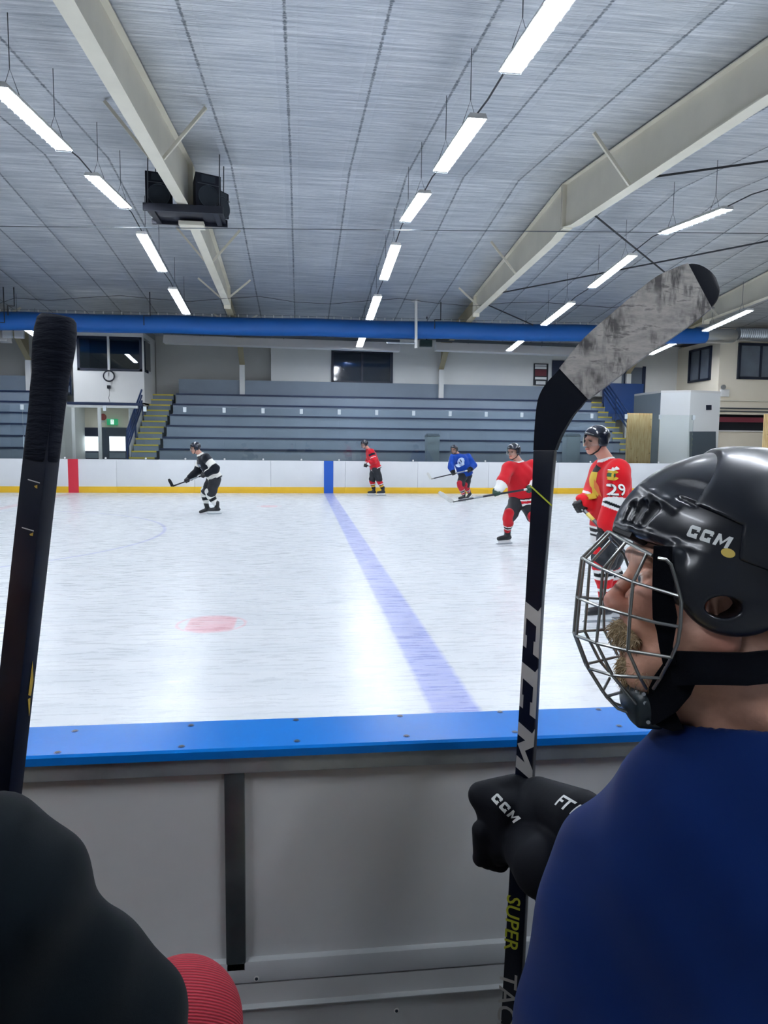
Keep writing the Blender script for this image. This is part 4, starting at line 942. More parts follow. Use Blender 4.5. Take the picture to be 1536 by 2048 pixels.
# blue skater
JC = dict(head=(908, 899), neck=(915, 908), chest=(921, 920), pelvis=(929, 944, .03), sh1=(906, 915, -.05), sh2=(936, 914, .05), el1=(902, 934, -.15), ha1=(907, 947, -.28), el2=(947, 931, -.05), ha2=(938, 941, -.25),
          hip1=(926, 950), hip2=(935, 950, .1), kn1=(921, 972, -.14), an1=(927, 990, -.02), kn2=(932, 973, .1), an2=(938, 985, .32))
BLU = '#123f96'
jc_ = lambda arm, s, hh, nk, V, P: merge(arm, s, hh, nk, BLU, ((1.93, 2.1, BLK),), (), None)
rC, PC, jC = skater('skater in blue jersey with round white crest and red socks', 20.2, JC, (-.6, -.78, -.08), (-.45, -.9, 0), jc_, lambda t: bands(t, '#b32636', (.38, .44, WHT), (.44, .62, '#2a2f44'), (.62, .68, WHT), (.86, .93, WHT)), vox=.011, shield=.15, sax=(-.97, 0, -.2), toes=((-.85, -.5, 0), (-.7, -.6, 0)), pitch=(0, .5))
oc = PY(917.5, 925, 19.75); uc = unit([.9, -.43, 0]); decal('chest_crest', polys([circ(0, 0, .115, .135)]), oc, uc, v_, M('pale blue twill', '#c3d3ea', .8), jC, jC, off=.004, cut=.03)
decal('chest_crest', polys([[(-.05, .08), (-.02, .085), (.05, -.02), (.03, -.03)], [(-.01, -.07), (.05, -.06), (.04, -.085)], [(-.075, .0), (-.05, .01), (-.03, -.04), (-.055, -.045)]]), oc, uc, v_, M('navy twill', '#1d2c52', .8), jC, jC, off=.008, cut=.03)
hockey_stick('stick with grey and black shaft held by the blue skater', PY(939, 940, 19.93), PY(862, 958, 19.9), PY(854.5, 945, 19.85), shaft_blk, tape_wht, (.05, .33, shaft_gry))
# far red skater looking down
JB = dict(head=(729, 888.5), neck=(736, 898), chest=(742, 910), pelvis=(750, 932), sh1=(742, 904, -.18), sh2=(738, 904, .17), el1=(748, 921, -.24), ha1=(734, 929, -.14), el2=(738, 920, .2), ha2=(731, 931, .08),
          hip1=(752, 938, -.1), hip2=(748, 938, .1), kn1=(759, 962, -.1), an1=(765.5, 979.5, -.1), kn2=(744.5, 962, .1), an2=(747, 979.5, .1))
jb_ = lambda arm, s, hh, nk, V, P: merge(arm, s, hh, nk, '#c01f2c', ((.2, .45, '#15182a'), (.62, .68, WHT), (1.85, 2.1, WHT)), ((-1, .03, '#2a1420'), (.03, .05, WHT)), None)
rB, PB, jB = skater('red jersey skater with gold and black socks by the blue board stripe', 22.6, JB, (-.96, -.15, -.3), (-1, -.15, 0), jb_, lambda t: bands(t, '#b5202e', (.34, .42, WHT), (.42, .5, BLK), (.5, .68, GOLD), (.68, 2, BLK)), vox=.011, shield=.13, sax=(-.2, 0, -.95), toes=((-1, -.15, 0), (-1, -.1, 0)))
# black and white skater
JA = dict(head=(390.5, 896), neck=(400, 908), chest=(409, 924), pelvis=(427, 951), sh1=(413, 916, -.2), sh2=(404, 918, .17), el1=(431, 938, -.27), ha1=(407, 951, -.27), el2=(396, 941, .16), ha2=(374, 961, -.05),
          hip1=(430, 960, -.1), hip2=(424, 960, .1), kn1=(421, 991, -.12), an1=(433, 1012, -.1), kn2=(410, 988, .1), an2=(413, 1013, .1))
ja = lambda arm, s, hh, nk, V, P: merge(arm, s, hh, nk, '#0f141e', ((.3, .72, '#e9e7e0'), ), ((.03, .2, '#e9e7e0'),), '#e9e7e0', .1)
rA, PA, jA = skater('skater in black jersey with white bands and white socks', 16.55, JA, (-.97, -.12, -.18), (-.9, -.1, -.4), ja, lambda t: bands(t, '#e4e4df', (.22, .48, '#12161e')), vox=.011, sax=(-.93, .2, -.25), toes=((-1, -.15, 0), (-1, -.1, 0)), pitch=(0, .25))
decal('chest_crest', polys([[(-.1, .01), (.1, .01), (.1, .06), (-.1, .06)], circ(0, -.05, .08, .04)]), PY(396, 934, 16.4)+np.array([-.15, 0, 0]), unit([.35, -.93, 0]), v_, M('silver twill', '#8f98a8', .7), jA, jA, off=.005, cut=.03)
hockey_stick('short black stick with black blade held by the black and white skater', PY(409, 949.5, 16.3), PY(345, 972.5, 16.5), PY(338, 957.5, 16.5), shaft_blk, tape_blk, (.02, .45, shaft_gry))
# ================================================================ the two players on the bench
az, tau = math.radians(14.5), math.radians(6)
HF = np.array([-math.cos(az), math.sin(az), 0]); _n = np.array([-math.sin(az), -math.cos(az), 0]); HN = _n*math.cos(tau)+np.array([0, 0, math.sin(tau)]); HU = np.cross(HN, HF)*-1
if HU[2] < 0: HU = -HU
HR = np.array([HF, HN, HU]); HB = PY(1400, 1180, .76)
def H(x, y, w=0.): return PP(x, y, HB+HN*w, HN)
def mir(p): q = np.array(p); return q-2*HN*np.dot(q-HB, HN)
def ELL(xc, yc, w, xf, rw, yt, sym=False):
    c = H(xc, yc, w); ra = abs((H(xf, yc, w)-c)@HF); rb = abs((H(xc, yt, w)-c)@HU); e = ell(c, (ra, rw, rb), HR)
    return U(0, e, ell(mir(c), (ra, rw, rb), HR)) if sym else e
def hit(f, x, y, t0=.3):
    d = ray(x, y); d = d/np.linalg.norm(d); t = t0; best = (9, t0)
    for _ in range(260):
        v = float(f((C0+d*t)[None].astype(np.float32))[0])
        if v < best[0]: best = (v, t)
        if v < 2e-4 or t > 2: break
        t += max(v*.6, 3e-4)
    return C0+d*best[1]
def both(fn, *a): return fn(*a)
man = empty('person', PY(1500, 2048, .62)*[1, 1, 0]+[0, 0, .25], 'seated player in blue jersey and black helmet with wire cage', 'person', 'players on the bench')
# ---- head and body in one surface
def S2(f, *pts): pass
fc = [ELL(1425, 1085, 0, 1274, .076, 925), ELL(1345, 1185, 0, 1267, .059, 1075), ELL(1312, 1245, 0, 1240, .04, 1195), ELL(1285, 1330, 0, 1246, .027, 1298)]
for sg in (0, 1):
    m = (lambda p: p) if sg == 0 else mir
    fc += [cap(m(H(1410, 1275, .056)), m(H(1295, 1340, .018)), .028, .024), ell(m(H(1312, 1200, .04)), (.03, .02, .026), HR), cap(m(H(1282, 1114, .012)), m(H(1300, 1114, .045)), .009, .009)]
head = U(.016, *fc)
head = U(.009, head, cap(H(1272, 1134), H(1227, 1196), .0062, .0085), ell(H(1225, 1204), (.0088, .0115, .0085), HR), ell(H(1241, 1212, .011), (.013, .008, .0085), HR), ell(mir(H(1241, 1212, .011)), (.013, .008, .0085), HR))
for m in ((lambda p: p), mir):
    head = SUB(head, ell(m(H(1273, 1153, .034)), (.012, .017, .0095), HR), .008); head = U(.003, head, ell(m(H(1297, 1158, .032)), (.0115, .012, .0105), HR), cap(m(H(1283, 1149, .022)), m(H(1298, 1149, .046)), .0035), cap(m(H(1283, 1168, .022)), m(H(1300, 1168, .046)), .003))
    head = SUB(head, ell(m(H(1237, 1220, .008)), (.005, .0035, .004), HR), .003)
head = U(.004, head, cap(H(1252, 1312, .0), H(1262, 1310, .018), .0065, .004), cap(H(1252, 1312, .0), mir(H(1262, 1310, .018)), .0065, .004), cap(H(1246, 1298, .0), H(1262, 1302, .018), .006, .004))
earp = H(1450, 1237, .078)
for m in ((lambda p: p), mir):
    e_ = U(.006, ell(m(earp), (.02, .007, .034), HR), *[cap(m(H(x0, y0, .086)), m(H(x1, y1, .086)), .0055) for x0, y0, x1, y1 in ((1425, 1195, 1440, 1182), (1440, 1182, 1468, 1186), (1468, 1186, 1482, 1220), (1482, 1220, 1476, 1262), (1435, 1215, 1440, 1245))], ell(m(H(1452, 1287, .082)), (.014, .007, .012), HR))
    e_ = SUB(e_, ell(m(H(1455, 1222, .094)), (.009, .012, .013), HR), .004); head = U(.006, head, e_)
nk0, nk1 = H(1475, 1310, 0), PY(1520, 1560, .74)
neck = U(.03, cap(nk0, nk1, .06, .068), cap(H(1400, 1370, .0), PY(1450, 1500, .78), .04, .045), cap(H(1480, 1330, .045), PY(1440, 1520, .74), .022, .02))
wr_ = lambda p: .0022*np.sin(((p-nk0)@np.array([.55, .1, .83]))*150)*np.clip((nk0[2]+.005-p[:, 2])*30, 0, 1)
sh_l, sh_r = PY(1288, 1792, .80), PY(1830, 1690, .70); chest, pelv = PY(1560, 1800, .74), np.array([PY(1560, 1800, .74)[0], .60, .78])
el_l = PY(1250, 1900, 1.0); hand = PY(1035, 1650, 1.085); el_r = sh_r+np.array([.08, .05, -.3]); hand_r = el_r+np.array([-.1, .25, -.05])
kn = [np.array([pelv[0]-.04, .98, .7]), np.array([pelv[0]+.28, .98, .7])]; hp = [pelv+[-.1, 0, 0], pelv+[.1, 0, 0]]; an = [np.array([k[0], 1.0, .36]) for k in kn]
bd = U(.035, cap(chest, pelv, .12, .13), cap(sh_l, sh_r, .055), cap(sh_l, el_l, .05, .042), cap(el_l, hand, .042, .03), cap(sh_r, el_r, .05, .042), cap(el_r, hand_r, .042, .03), cap(nk1, chest, .07, .1), *[cap(hp[i], kn[i], .08, .055) for i in (0, 1)], *[cap(kn[i], an[i], .052, .04) for i in (0, 1)])
body = DISP(U(.025, head, neck), wr_, .003); bodyf = U(.025, body, bd)
def face_col(V):
    base, red, pale = rgb('#c69680'), rgb('#b06353'), rgb('#d6ac96'); c = np.tile(base, (len(V), 1)); q = (V-HB)@HR.T
    def blob(x, y, w, r, col, k=1.):
        nonlocal c
        o = (H(x, y, w)-HB)@HR.T; t = np.clip(1-np.linalg.norm((q-o)*[1, 1, 1], axis=1)/r, 0, 1)[:, None]*k; c = c*(1-t)+col*t
    blob(1222, 1203, 0, .035, red, .8); blob(1310, 1200, .05, .04, rgb('#b4705e'), .7); blob(1320, 1290, .045, .04, rgb('#c08a72'), .6); blob(1290, 1110, .03, .04, pale, .5)
    blob(1255, 1311, 0, .018, rgb('#a0524a'), .9); blob(1282, 1139, .048, .016, rgb('#7d5f4c'), .8); blob(1450, 1285, .085, .03, rgb('#bb7766'), .8)
    for s in (1, -1):
        o = (H(1278, 1158, .034)-HB)@HR.T; d = np.linalg.norm((q-o*[1, s, 1]), axis=1); c[d < .0062] = rgb('#d8d0c8'); c[d < .0045] = rgb('#33424e')
    c[(q[:, 0] < -.075) & (q[:, 2] > -.085) & (np.abs(q[:, 1]) < .08)] = rgb('#6f655d'); return c
skin_near = M('weathered skin', vcol=True, rough=.48, spec=.4, bump=(260, .18, .002), var=(90, .14))
sdf('body', bodyf, .0032, skin_near, man, face_col)
rg = np.random.RandomState(3)
def beard_strands():
    b_ = [o for o in COL.objects if o.name == 'beard'][0]; me = b_.data; off = WL['beard']; m = MB(); idx = rg.choice(len(me.vertices), min(1500, len(me.vertices)), replace=False)
    for i in idx:
        p = np.array(me.vertices[i].co)+off; n = np.array(me.vertices[i].normal); L = .007+.006*rg.rand(); d = unit(n*.75+np.array([0, 0, -.75])+HF*.15+rg.randn(3)*.25); e = unit(d+np.array([0, 0, -.5])+rg.randn(3)*.15)
        x = unit(np.cross(d, n+rg.randn(3)*.1))*.00042; y = unit(np.cross(d, x))*.00042; q = p-n*.001; a, t_ = q+d*L*.5, q+d*L*.5+e*L*.5
        m.add([q+x, q-x*.5+y, q-x*.5-y, a+x*.8, a-x*.4+y*.8, a-x*.4-y*.8, t_], [(0, 1, 4, 3), (1, 2, 5, 4), (2, 0, 3, 5), (3, 4, 6), (4, 5, 6), (5, 3, 6)], hair_b if rg.rand() < .6 else hair_a)
    h = m.build('beard_hair', None, b_, sharp=180); h['kind'] = 'stuff'
hair_a = M('pale beard strand', '#d8c6a6', .7); hair_b = M('brown beard strand', '#a58a64', .7)
hn = lambda p: .0013*np.sin(p[:, 0]*1500+2*np.sin(p[:, 2]*260))*np.sin(p[:, 1]*1300+p[:, 2]*180)+.0008*np.sin(p[:, 0]*800+p[:, 1]*900+p[:, 2]*250)
bf = U(.012, cap(H(1243, 1263, 0), H(1249, 1286, .006), .0115, .009), cap(H(1246, 1262, .01), H(1264, 1283, .03), .010, .007), cap(H(1246, 1262, -.01), mir(H(1264, 1283, .03)), .010, .007), cap(H(1257, 1334, 0), H(1266, 1350, .0), .012, .015), cap(H(1260, 1338, .012), H(1290, 1352, .03), .012, .01))
sdf('beard', DISP(bf, hn, .003), .0014, beard_m := M('blond grey beard hair', '#b09a78', .9, var=(260, .4)), man)
beard_strands()
# ---- helmet
helm_near = M('glossy black helmet', '#080d18', .3, coat=.12, bump=(500, .03, .0006)); helm_in = M('black helmet foam', '#08090d', .7)
base_e = ELL(1475, 1085, 0, 1225, .118, 901)
rimdir = H(1480, 1158, 0)-H(1226, 1062, 0); rim_n = unit(np.cross(rimdir, HN)); rim_n = -rim_n if rim_n[2] > 0 else rim_n
hf = INT(base_e, half(H(1226, 1062, 0), rim_n), .006)
guard = ELL(1472, 1170, .094, 1352, .02, 1066, True)
temple = cap(H(1349, 1112, .088), H(1360, 1190, .092), .010, .01); hf = U(.008, hf, guard, temple, U(0, cap(mir(H(1349, 1112, .088)), mir(H(1360, 1190, .092)), .010, .01)))
for m in ((lambda p: p), mir): hf = SUB(hf, ell(m(H(1442, 1212, .1)), (.0175, .03, .0115), HR), .004)
face_void = ELL(1345, 1185, 0, 1240, .068, 1060); hf = SUB(hf, face_void, .004)
# front vent slots, side recess, slot under the recess
for x0, y0, x1, y1 in ((1249, 1040, 1262, 1012), (1264, 1043, 1283, 1010), (1280, 1049, 1308, 1014)):
    a, b_ = hit(hf, x0, y0), hit(hf, x1, y1)
    for m in ((lambda p: p), mir): hf = SUB(hf, cap(m(a), m(b_), .007, .0085), .002)
a, b_, c_ = hit(hf, 1335, 971), hit(hf, 1408, 986), hit(hf, 1378, 981)
for m in ((lambda p: p), mir): d_ = unit(m(b_)-m(a)); o_ = unit(m(c_)-HB-HU*.02); o_ = unit(o_-d_*np.dot(o_, d_)); hf = SUB(hf, ell(m(c_)+o_*.003, (.034, .0065, .0125), (d_, o_, np.cross(d_, o_))), .006)
hf = SUB(hf, cap(hit(hf, 1358, 994), hit(hf, 1389, 1009), .0032), .001)
pts = [hit(base_e, x, y) for x, y in ((1284, 972), (1305, 988), (1330, 1003), (1352, 1018))]; hf = U(.008, hf, *[cap(pts[i]-HN*.001, pts[i+1]-HN*.001, .0018) for i in range(3)])
pts = [hit(base_e, x, y) for x, y in ((1232, 1046), (1262, 1054), (1300, 1068), (1350, 1086), (1420, 1108))]; hf = U(.005, hf, *[cap(pts[i]-HN*.001, pts[i+1]-HN*.001, .0025) for i in range(4)])
helm = sdf('helmet', hf, .0026, helm_near, man)
def hp_(x, y, sgn): # half space through pixel column/row containing the lateral axis
    pass
def SYM(f):
    def fn(p): w = (p-HB.astype(np.float32))@HN.astype(np.float32); return f(p-2*np.minimum(w, 0)[:, None]*HN.astype(np.float32))
    return F(fn, [-9]*3, [9]*3)
hc_ = H(1475, 1085, 0)
def plane3(a, b_, c_, inside):
    n = unit(np.cross(b_-a, c_-a)); n = -n if np.dot(inside-a, n) > 0 else n; return half(a, n)
ins = hit(base_e, 1530, 1000)
pA = plane3(H(1408, 912, 0), hit(base_e, 1424, 955), hit(base_e, 1392, 1006), ins); pB = plane3(hit(base_e, 1390, 1010), hit(base_e, 1486, 1052), hc_, ins); pC = plane3(hit(base_e, 1486, 1052), hit(base_e, 1476, 1125), hc_, hit(base_e, 1530, 1090))
reg = SYM(U(0, INT(F(pA.fn, [-9]*3, [9]*3), F(pB.fn, [-9]*3, [9]*3)), INT(F(pC.fn, [-9]*3, [9]*3), F(pA.fn, [-9]*3, [9]*3))))
rf = INT(INT(OFF(base_e, .0042), reg, .003), half(H(1226, 1062, 0)+HU*.012, rim_n), .003); rf = SUB(rf, OFF(base_e, -.004))
rear = sdf('rear_shell', rf, .0026, helm_near, helm)
lw = M('white lettering', '#d7dad8', .45); lg = M('gold badge', '#c9b05a', .4)
CP = [(0, .15), (.1, 0), (.95, 0), (.88, .3), (.38, .3), (.34, .7), (.82, .7), (.8, .62), (1.13, .62), (1.1, .85), (.98, 1), (.25, 1), (.1, .88)]
Cq = [[(0, .12), (.1, 0), (.35, .3), (.3, .7), (.1, .88)], [(.1, 0), (.98, 0), (.92, .3), (.35, .3)], [(.1, .88), (.3, .7), (1.02, .7), (1.08, .85), (.98, 1), (.24, 1)], [(.76, .58), (1.06, .58), (1.02, .7), (.79, .7)], [(.62, .3), (.92, .3), (.96, .42), (.66, .42)]]
Mq = [[(0, 0), (.3, 0), (.42, .55), (.44, 1), (.2, 1)], [(.2, 1), (.44, 1), (.72, .45), (.62, .12)], [(.62, .12), (.72, .45), (1.12, 1), (1.36, 1), (1.3, .9)], [(1.08, .45), (1.02, 0), (1.32, 0), (1.5, 1), (1.18, 1)]]
def word(sx=1., gap=.12):
    out, x = [], 0
    for L, w in ((Cq, 1.1), (Cq, 1.1), (Mq, 1.5)): out += [[((a+x)*sx, b_) for a, b_ in p] for p in L]; x += w+gap
    m = x*sx/2; return [[(a-m, b_-.5) for a, b_ in p] for p in out]
o, a, b_ = hit(hf, 1420, 1074), hit(hf, 1378, 1062), hit(hf, 1460, 1088); u_ = unit(b_-a); nrm = unit(HN*.9-HU*.1); v_ = unit(np.cross(nrm, u_)); L = np.linalg.norm(b_-a)*1.08
decal('logo_print', [(lambda V, Fc: ([(x*L/4.06, y*.0125) for x, y in V], Fc))(*polys(word()))][0], o, u_, v_, lw, helm, helm, off=.0009, cut=.004)
decal('logo_print', polys([circ(0, 0, .0065, .0045)]), hit(hf, 1456, 1106), u_, v_, lg, helm, helm, off=.0009, cut=.004)
MB().tube([hit(hf, x, y)+HN*.001 for x, y in ((1232, 1060), (1262, 1070), (1290, 1084), (1312, 1096))], .005, helm_in, 8).build('forehead_pad', None, helm)
# ---- wire cage
K2 = lambda X, Y: (1130+X/5.689, 1050+Y/5.689); K3 = lambda X, Y: (1130+X/5.689, 1270+Y/5.689)
cage_m = M('brushed cage wire', '#8d8f8c', .3, metal=.9); RW = .0018
def crv(p, q, w): return [H(*K2(x, y), w_) for (x, y), w_ in zip(p, w)] + [H(*K3(x, y), w_) for (x, y), w_ in q]
V2 = crv([(522, 85), (222, 388), (168, 840), (130, 1260)], [((270, 380), .012), ((470, 700), .012), ((600, 835), .012), ((790, 905), .012)], [.012]*4)
N1 = crv([(700, 190), (430, 500), (400, 930), (358, 1345)], [((540, 460), .042), ((700, 650), .036), ((870, 860), .026)], [.045, .047, .047, .045])
N2 = crv([(935, 315), (775, 650), (738, 1030), (716, 1430)], [((850, 480), .06), ((925, 610), .045)], [.074, .078, .08, .074])
N3 = crv([(1060, 378), (1150, 395), (1205, 450), (1250, 590), (1312, 815), (1325, 880), (1312, 1155), (1285, 1340), (1212, 1508)], [((1140, 385), .07), ((1085, 490), .062), ((1005, 612), .05)], [.112, .116, .118, .116, .112, .11, .106, .1, .094])
def Q(V, i): return V[i]
top = crv([(522, 85)], [], [.012]) + crv([(700, 190), (935, 315), (1000, 350)], [], [.045, .074, .086])
hz = [[V2[1], N1[1], N2[1], N3[4]], [V2[2], N1[2], N2[2]]+crv([(1040, 1112), (1310, 1160)], [], [.094, .1]), [V2[3], N1[3], N2[3], N3[8]], [V2[4], N1[4], N2[4], H(*K3(1080, 490), .062)], [V2[5], H(*K3(560, 690), .03), N1[5]] if False else [V2[5], N1[6]]]
cage = MB().tube([mir(p) for p in reversed(top)]+top, RW*1.15, cage_m, 8).build('face_cage', None, man)
for ln_ in (V2, N1, N2, N3):
    for m in ((lambda p: p), mir): MB().tube([m(p) for p in ln_], RW*1.05, cage_m, 8).build('cage_wire', None, cage)
for ln_ in hz[:4]: MB().tube([mir(p) for p in reversed(ln_)]+ln_, RW, cage_m, 8).build('cage_wire', None, cage)
a = H(*K3(470, 700), .012); MB().tube([mir(H(*K3(640, 650), .036)), mir(a), a, H(*K3(640, 650), .036)], RW, cage_m, 8).build('cage_wire', None, cage)
# ---- chin cup, straps
cup = SUB(U(.01, ELL(1282, 1395, 0, 1240, .036, 1350), rbox(H(1290, 1425, 0), (.016, .03, .012), .006, HR)), ELL(1300, 1365, 0, 1262, .028, 1330), .003)
sdf('chin_cup', cup, .0028, M('dark chin cup', '#16232a', .35), cage); 
def ribbon(name, pts, wd, th, mat, parent):
    m = MB(); P_ = [np.array(p) for p in pts]; n = len(P_); pr, xs = [], []
    vs = []
    for i, p in enumerate(P_):
        t = unit(P_[min(i+1, n-1)]-P_[max(i-1, 0)]); out = unit(p-(HB+HU*np.dot(p-HB, HU)+HF*np.dot(p-HB, HF)*.4)); x = unit(np.cross(t, out)); y = np.cross(x, t); w = wd[i]/2
        for a, b_ in ((-w, -th/2), (w, -th/2), (w, th/2), (-w, th/2)): vs.append(p+x*a+y*b_)
    fs = [(4*i+k, 4*i+(k+1) % 4, 4*i+4+(k+1) % 4, 4*i+4+k) for i in range(n-1) for k in range(4)]+[(3, 2, 1, 0), tuple(4*(n-1)+k for k in range(4))]
    m.add(vs, fs); return m.build(name, mat, parent, sharp=50)
strap = M('black nylon strap', '#02040b', .92, spec=.12, bump=(700, .3, .001))
ribbon('cage_strap', [H(1326, 1092, .098), H(1326, 1150, .096), H(1326, 1195, .092), H(1330, 1235, .087), H(1332, 1262, .084), H(1332, 1295, .08), H(1340, 1330, .076)], [.018, .02, .021, .024, .018, .013, .013], .004, strap, helm)
ribbon('chin_strap', [H(1342, 1336, .072), H(1390, 1336, .084), H(1440, 1337, .09), H(1490, 1338, .09), H(1550, 1332, .082), H(1620, 1310, .05)], [.036, .034, .033, .033, .033, .033], .006, strap, helm)
ribbon('chin_strap', [H(1362, 1340, .07), H(1345, 1370, .058), H(1325, 1400, .044), H(1303, 1425, .03), H(1288, 1436, .01)], [.036, .04, .036, .026, .02], .006, strap, helm)
ribbon('strap_end', [H(1300, 1432, .03), H(1325, 1444, .034), H(1342, 1447, .038), H(1359, 1441, .04)], [.01, .012, .016, .019], .004, strap, helm)
for x, y in ((1287, 1388), (1290, 1406), (1296, 1444)): MB().disc(H(x, y, .034), HN, .0022, .0015, bright_steel, 12).build('rivet', None, cage)
# ---- jersey
blue_j = M('royal blue jersey', '#041c4c', .9, spec=.08, sheen=.06, var=(5, .12), bump=(900, .1, .001))
up = np.array([0, 0, 1.])
sleeve = U(.04, cap(sh_l, el_l, .105, .1), cap(el_l, el_l+(hand-el_l)*.45, .1, .07))
torso = U(.07, ell(chest+[0, -.01, .02], (.23, .15, .27)), cap(sh_l, sh_r, .1, .1), cap(PY(1510, 1640, .76), sh_l, .062, .09), cap(PY(1560, 1640, .74), sh_r, .062, .09), ell(PY(1232, 2095, .78), (.125, .13, .2)), cap(chest, pelv, .19, .2))
def jf_(p):
    q = p-sh_l.astype(np.float32); t = np.clip(-q[:, 2]/.3, 0, 1)
    return .005*np.sin(q[:, 2]*42+q[:, 0]*25+2*np.sin(q[:, 0]*14))*t+.0065*np.sin(q[:, 0]*26-q[:, 2]*15+1.2)*t+.0022*np.sin(q[:, 0]*55+q[:, 2]*38)
jersey = DISP(U(.045, torso, sleeve), jf_, .01)
jersey = SUB(jersey, U(.01, OFF(neck, .006), cap(nk1+[0, 0, .03], nk1+[0, 0, .3], .075, .09)), .012)
jm_ = sdf('jersey', INT(jersey, half(pelv-[0, 0, .12], -up)), .0055, blue_j, man)
pants_f = U(.05, cap(hp[0], hp[1], .15), *[cap(hp[i], kn[i], .13, .105) for i in (0, 1)]); sdf('pants', INT(pants_f, half((0, 0, .665), -up)), .012, pants_m, man)
for i in (0, 1):
    sdf('sock', U(.02, cap(kn[i]+[0, .03, .0], an[i]+[0, 0, .03], .075, .055)), .01, M('dark blue sock', '#0d1f4a', .8), man); skate(man, an[i]+np.array([0, 0, .08]), (0, 1, 0))
# ---- left glove holding the stick (knuckles to the left), right glove in the lap
gv = M('black glove nylon', '#03060f', .8, spec=.2, bump=(60, .15, .003)); gY = 1.075
G = lambda x, y, dy=0.: PY(x, y, gY+dy)
gl = U(.012, rbox(G(1006, 1640, .0), (.034, .036, .056), .024, np.array([[.98, .2, 0], [-.2, .98, 0], [0, 0, 1]])), cap(G(962, 1590, .01), G(1030, 1573, .015), .021, .02), cap(G(975, 1600), G(1000, 1700), .022, .024))
for k, (x0, y0, x1, y1) in enumerate(((963, 1660, 962, 1716), (976, 1670, 976, 1721), (990, 1676, 990, 1725), (1003, 1676, 1001, 1727))):
    gl = U(.005, gl, cap(G(x0, y0, -.012), G(x1, y1, .0+.004*k), .0155, .0125), cap(G(x1, y1, .004*k), G(x1+14, y1-10, .05), .0125, .012))
gl = U(.008, gl, cap(G(1050, 1612, .02), G(1040, 1585, .035), .016, .014), cap(G(1040, 1585, .035), G(1010, 1578, .045), .014, .012))
cuff_a, cuff_b = G(1062, 1650, -.01), el_l+(hand-el_l)*.55
gl = U(.008, gl, cap(G(1078, 1600, -.01), G(1160, 1640, -.1), .036, .045)); gl = U(.01, gl, cap(G(1050, 1680, -.02), G(1090, 1730, -.1), .042, .05), cap(G(1072, 1630, -.03), G(1062, 1700, -.03), .036, .036))
glv = sdf('glove', gl, .0034, gv, man)
a, b_ = hit(gl, 990, 1594), hit(gl, 1036, 1642); u_ = unit(b_-a); nrm = unit(C0-(a+b_)/2); v_ = unit(np.cross(nrm, u_)); L = np.linalg.norm(b_-a)*1.1
decal('logo_print', [(lambda V, Fc: ([(x*L/4.06, y*.0135) for x, y in V], Fc))(*polys(word()))][0], (a+b_)/2, u_, v_, lw, glv, glv, off=.0012, cut=.004)
a, b_ = hit(gl, 1108, 1598), hit(gl, 1148, 1622); u_ = unit(b_-a); nrm = unit(C0-(a+b_)/2); v_ = unit(np.cross(nrm, u_))
decal('cuff_print', glyphs('FT1', .026, .25, .0006), (a+b_)/2-v_*.006+u_*.006, u_, v_, lw, glv, glv, off=.0012, cut=.004)
sdf('glove', fist(hand_r, (0, 1, .3), hand_r-el_r, cuff=el_r+(hand_r-el_r)*.5), .009, gv, man)
# ---- his stick, blade up
stk = empty('hockey_stick', PY(1000, 2060, 1.06), 'upright black stick with grey taped blade held beside the caged helmet', 'hockey stick', 'sticks on the bench')
Ysh = lambda y: 1.06+(2048-y)/1150*.07
SQ = lambda x, y: PY(x, y, Ysh(y)); ed = np.array([math.sin(math.radians(37)), math.cos(math.radians(37)), 0])*.018
rows_ = ((900, 1066.5, 1108), (960, 1064, 1103), (1060, 1058, 1095), (1200, 1050, 1083.5), (1400, 1038.5, 1072.5), (1540, 1030, 1065), (1760, 1017.5, 1053), (2048, 1001, 1038))
m = MB(); sec = [[SQ(l, y), SQ(r, y), SQ(r, y)+ed, SQ(l, y)+ed] for y, l, r in rows_]
dn = unit(sec[-1][0]-sec[-2][0]); L = (sec[-1][0][2]-.27)/-dn[2]; sec.append([p+dn*L for p in sec[-1]])
m.add([p for q in sec for p in q], [(4*i+k, 4*i+(k+1) % 4, 4*i+4+(k+1) % 4, 4*i+4+k) for i in range(len(sec)-1) for k in range(4)]+[(3, 2, 1, 0), tuple(4*(len(sec)-1)+k for k in range(4))])
shaft_near = M('black carbon shaft', '#060c1c', .38, spec=.35, bump=(400, .04, .0006)); shf = m.build('shaft', shaft_near, stk, bev=.0022)
K5 = lambda X, Y: (1050+X/3.746, 500+Y/3.746)
prs = [((62, 1500), (222, 1500)), ((72, 1320), (262, 1400)), ((90, 1150), (312, 1310)), ((120, 1060), (362, 1232)), ((170, 985), (412, 1178)), ((260, 890), (470, 1115)), ((450, 660), (650, 980)), ((700, 440), (870, 810)), ((950, 230), (1150, 615)), ((1100, 150), (1300, 505)), ((1225, 105), (1395, 425)), ((1310, 112), (1438, 368)), ((1385, 155), (1455, 305)), ((1430, 205), (1452, 268))]
def _cr(P_, t):
    i = min(int(t), len(P_)-2); f = t-i; p = [np.array(P_[max(0, min(len(P_)-1, i+k))], float) for k in (-1, 0, 1, 2)]
    return .5*((2*p[1])+(-p[0]+p[2])*f+(2*p[0]-5*p[1]+4*p[2]-p[3])*f*f+(-p[0]+3*p[1]-3*p[2]+p[3])*f**3)
_o, _i = [q[0] for q in prs], [q[1] for q in prs]
prs = [(_cr(_o, k/4), _cr(_i, k/4)) for k in range(4*13+1)]
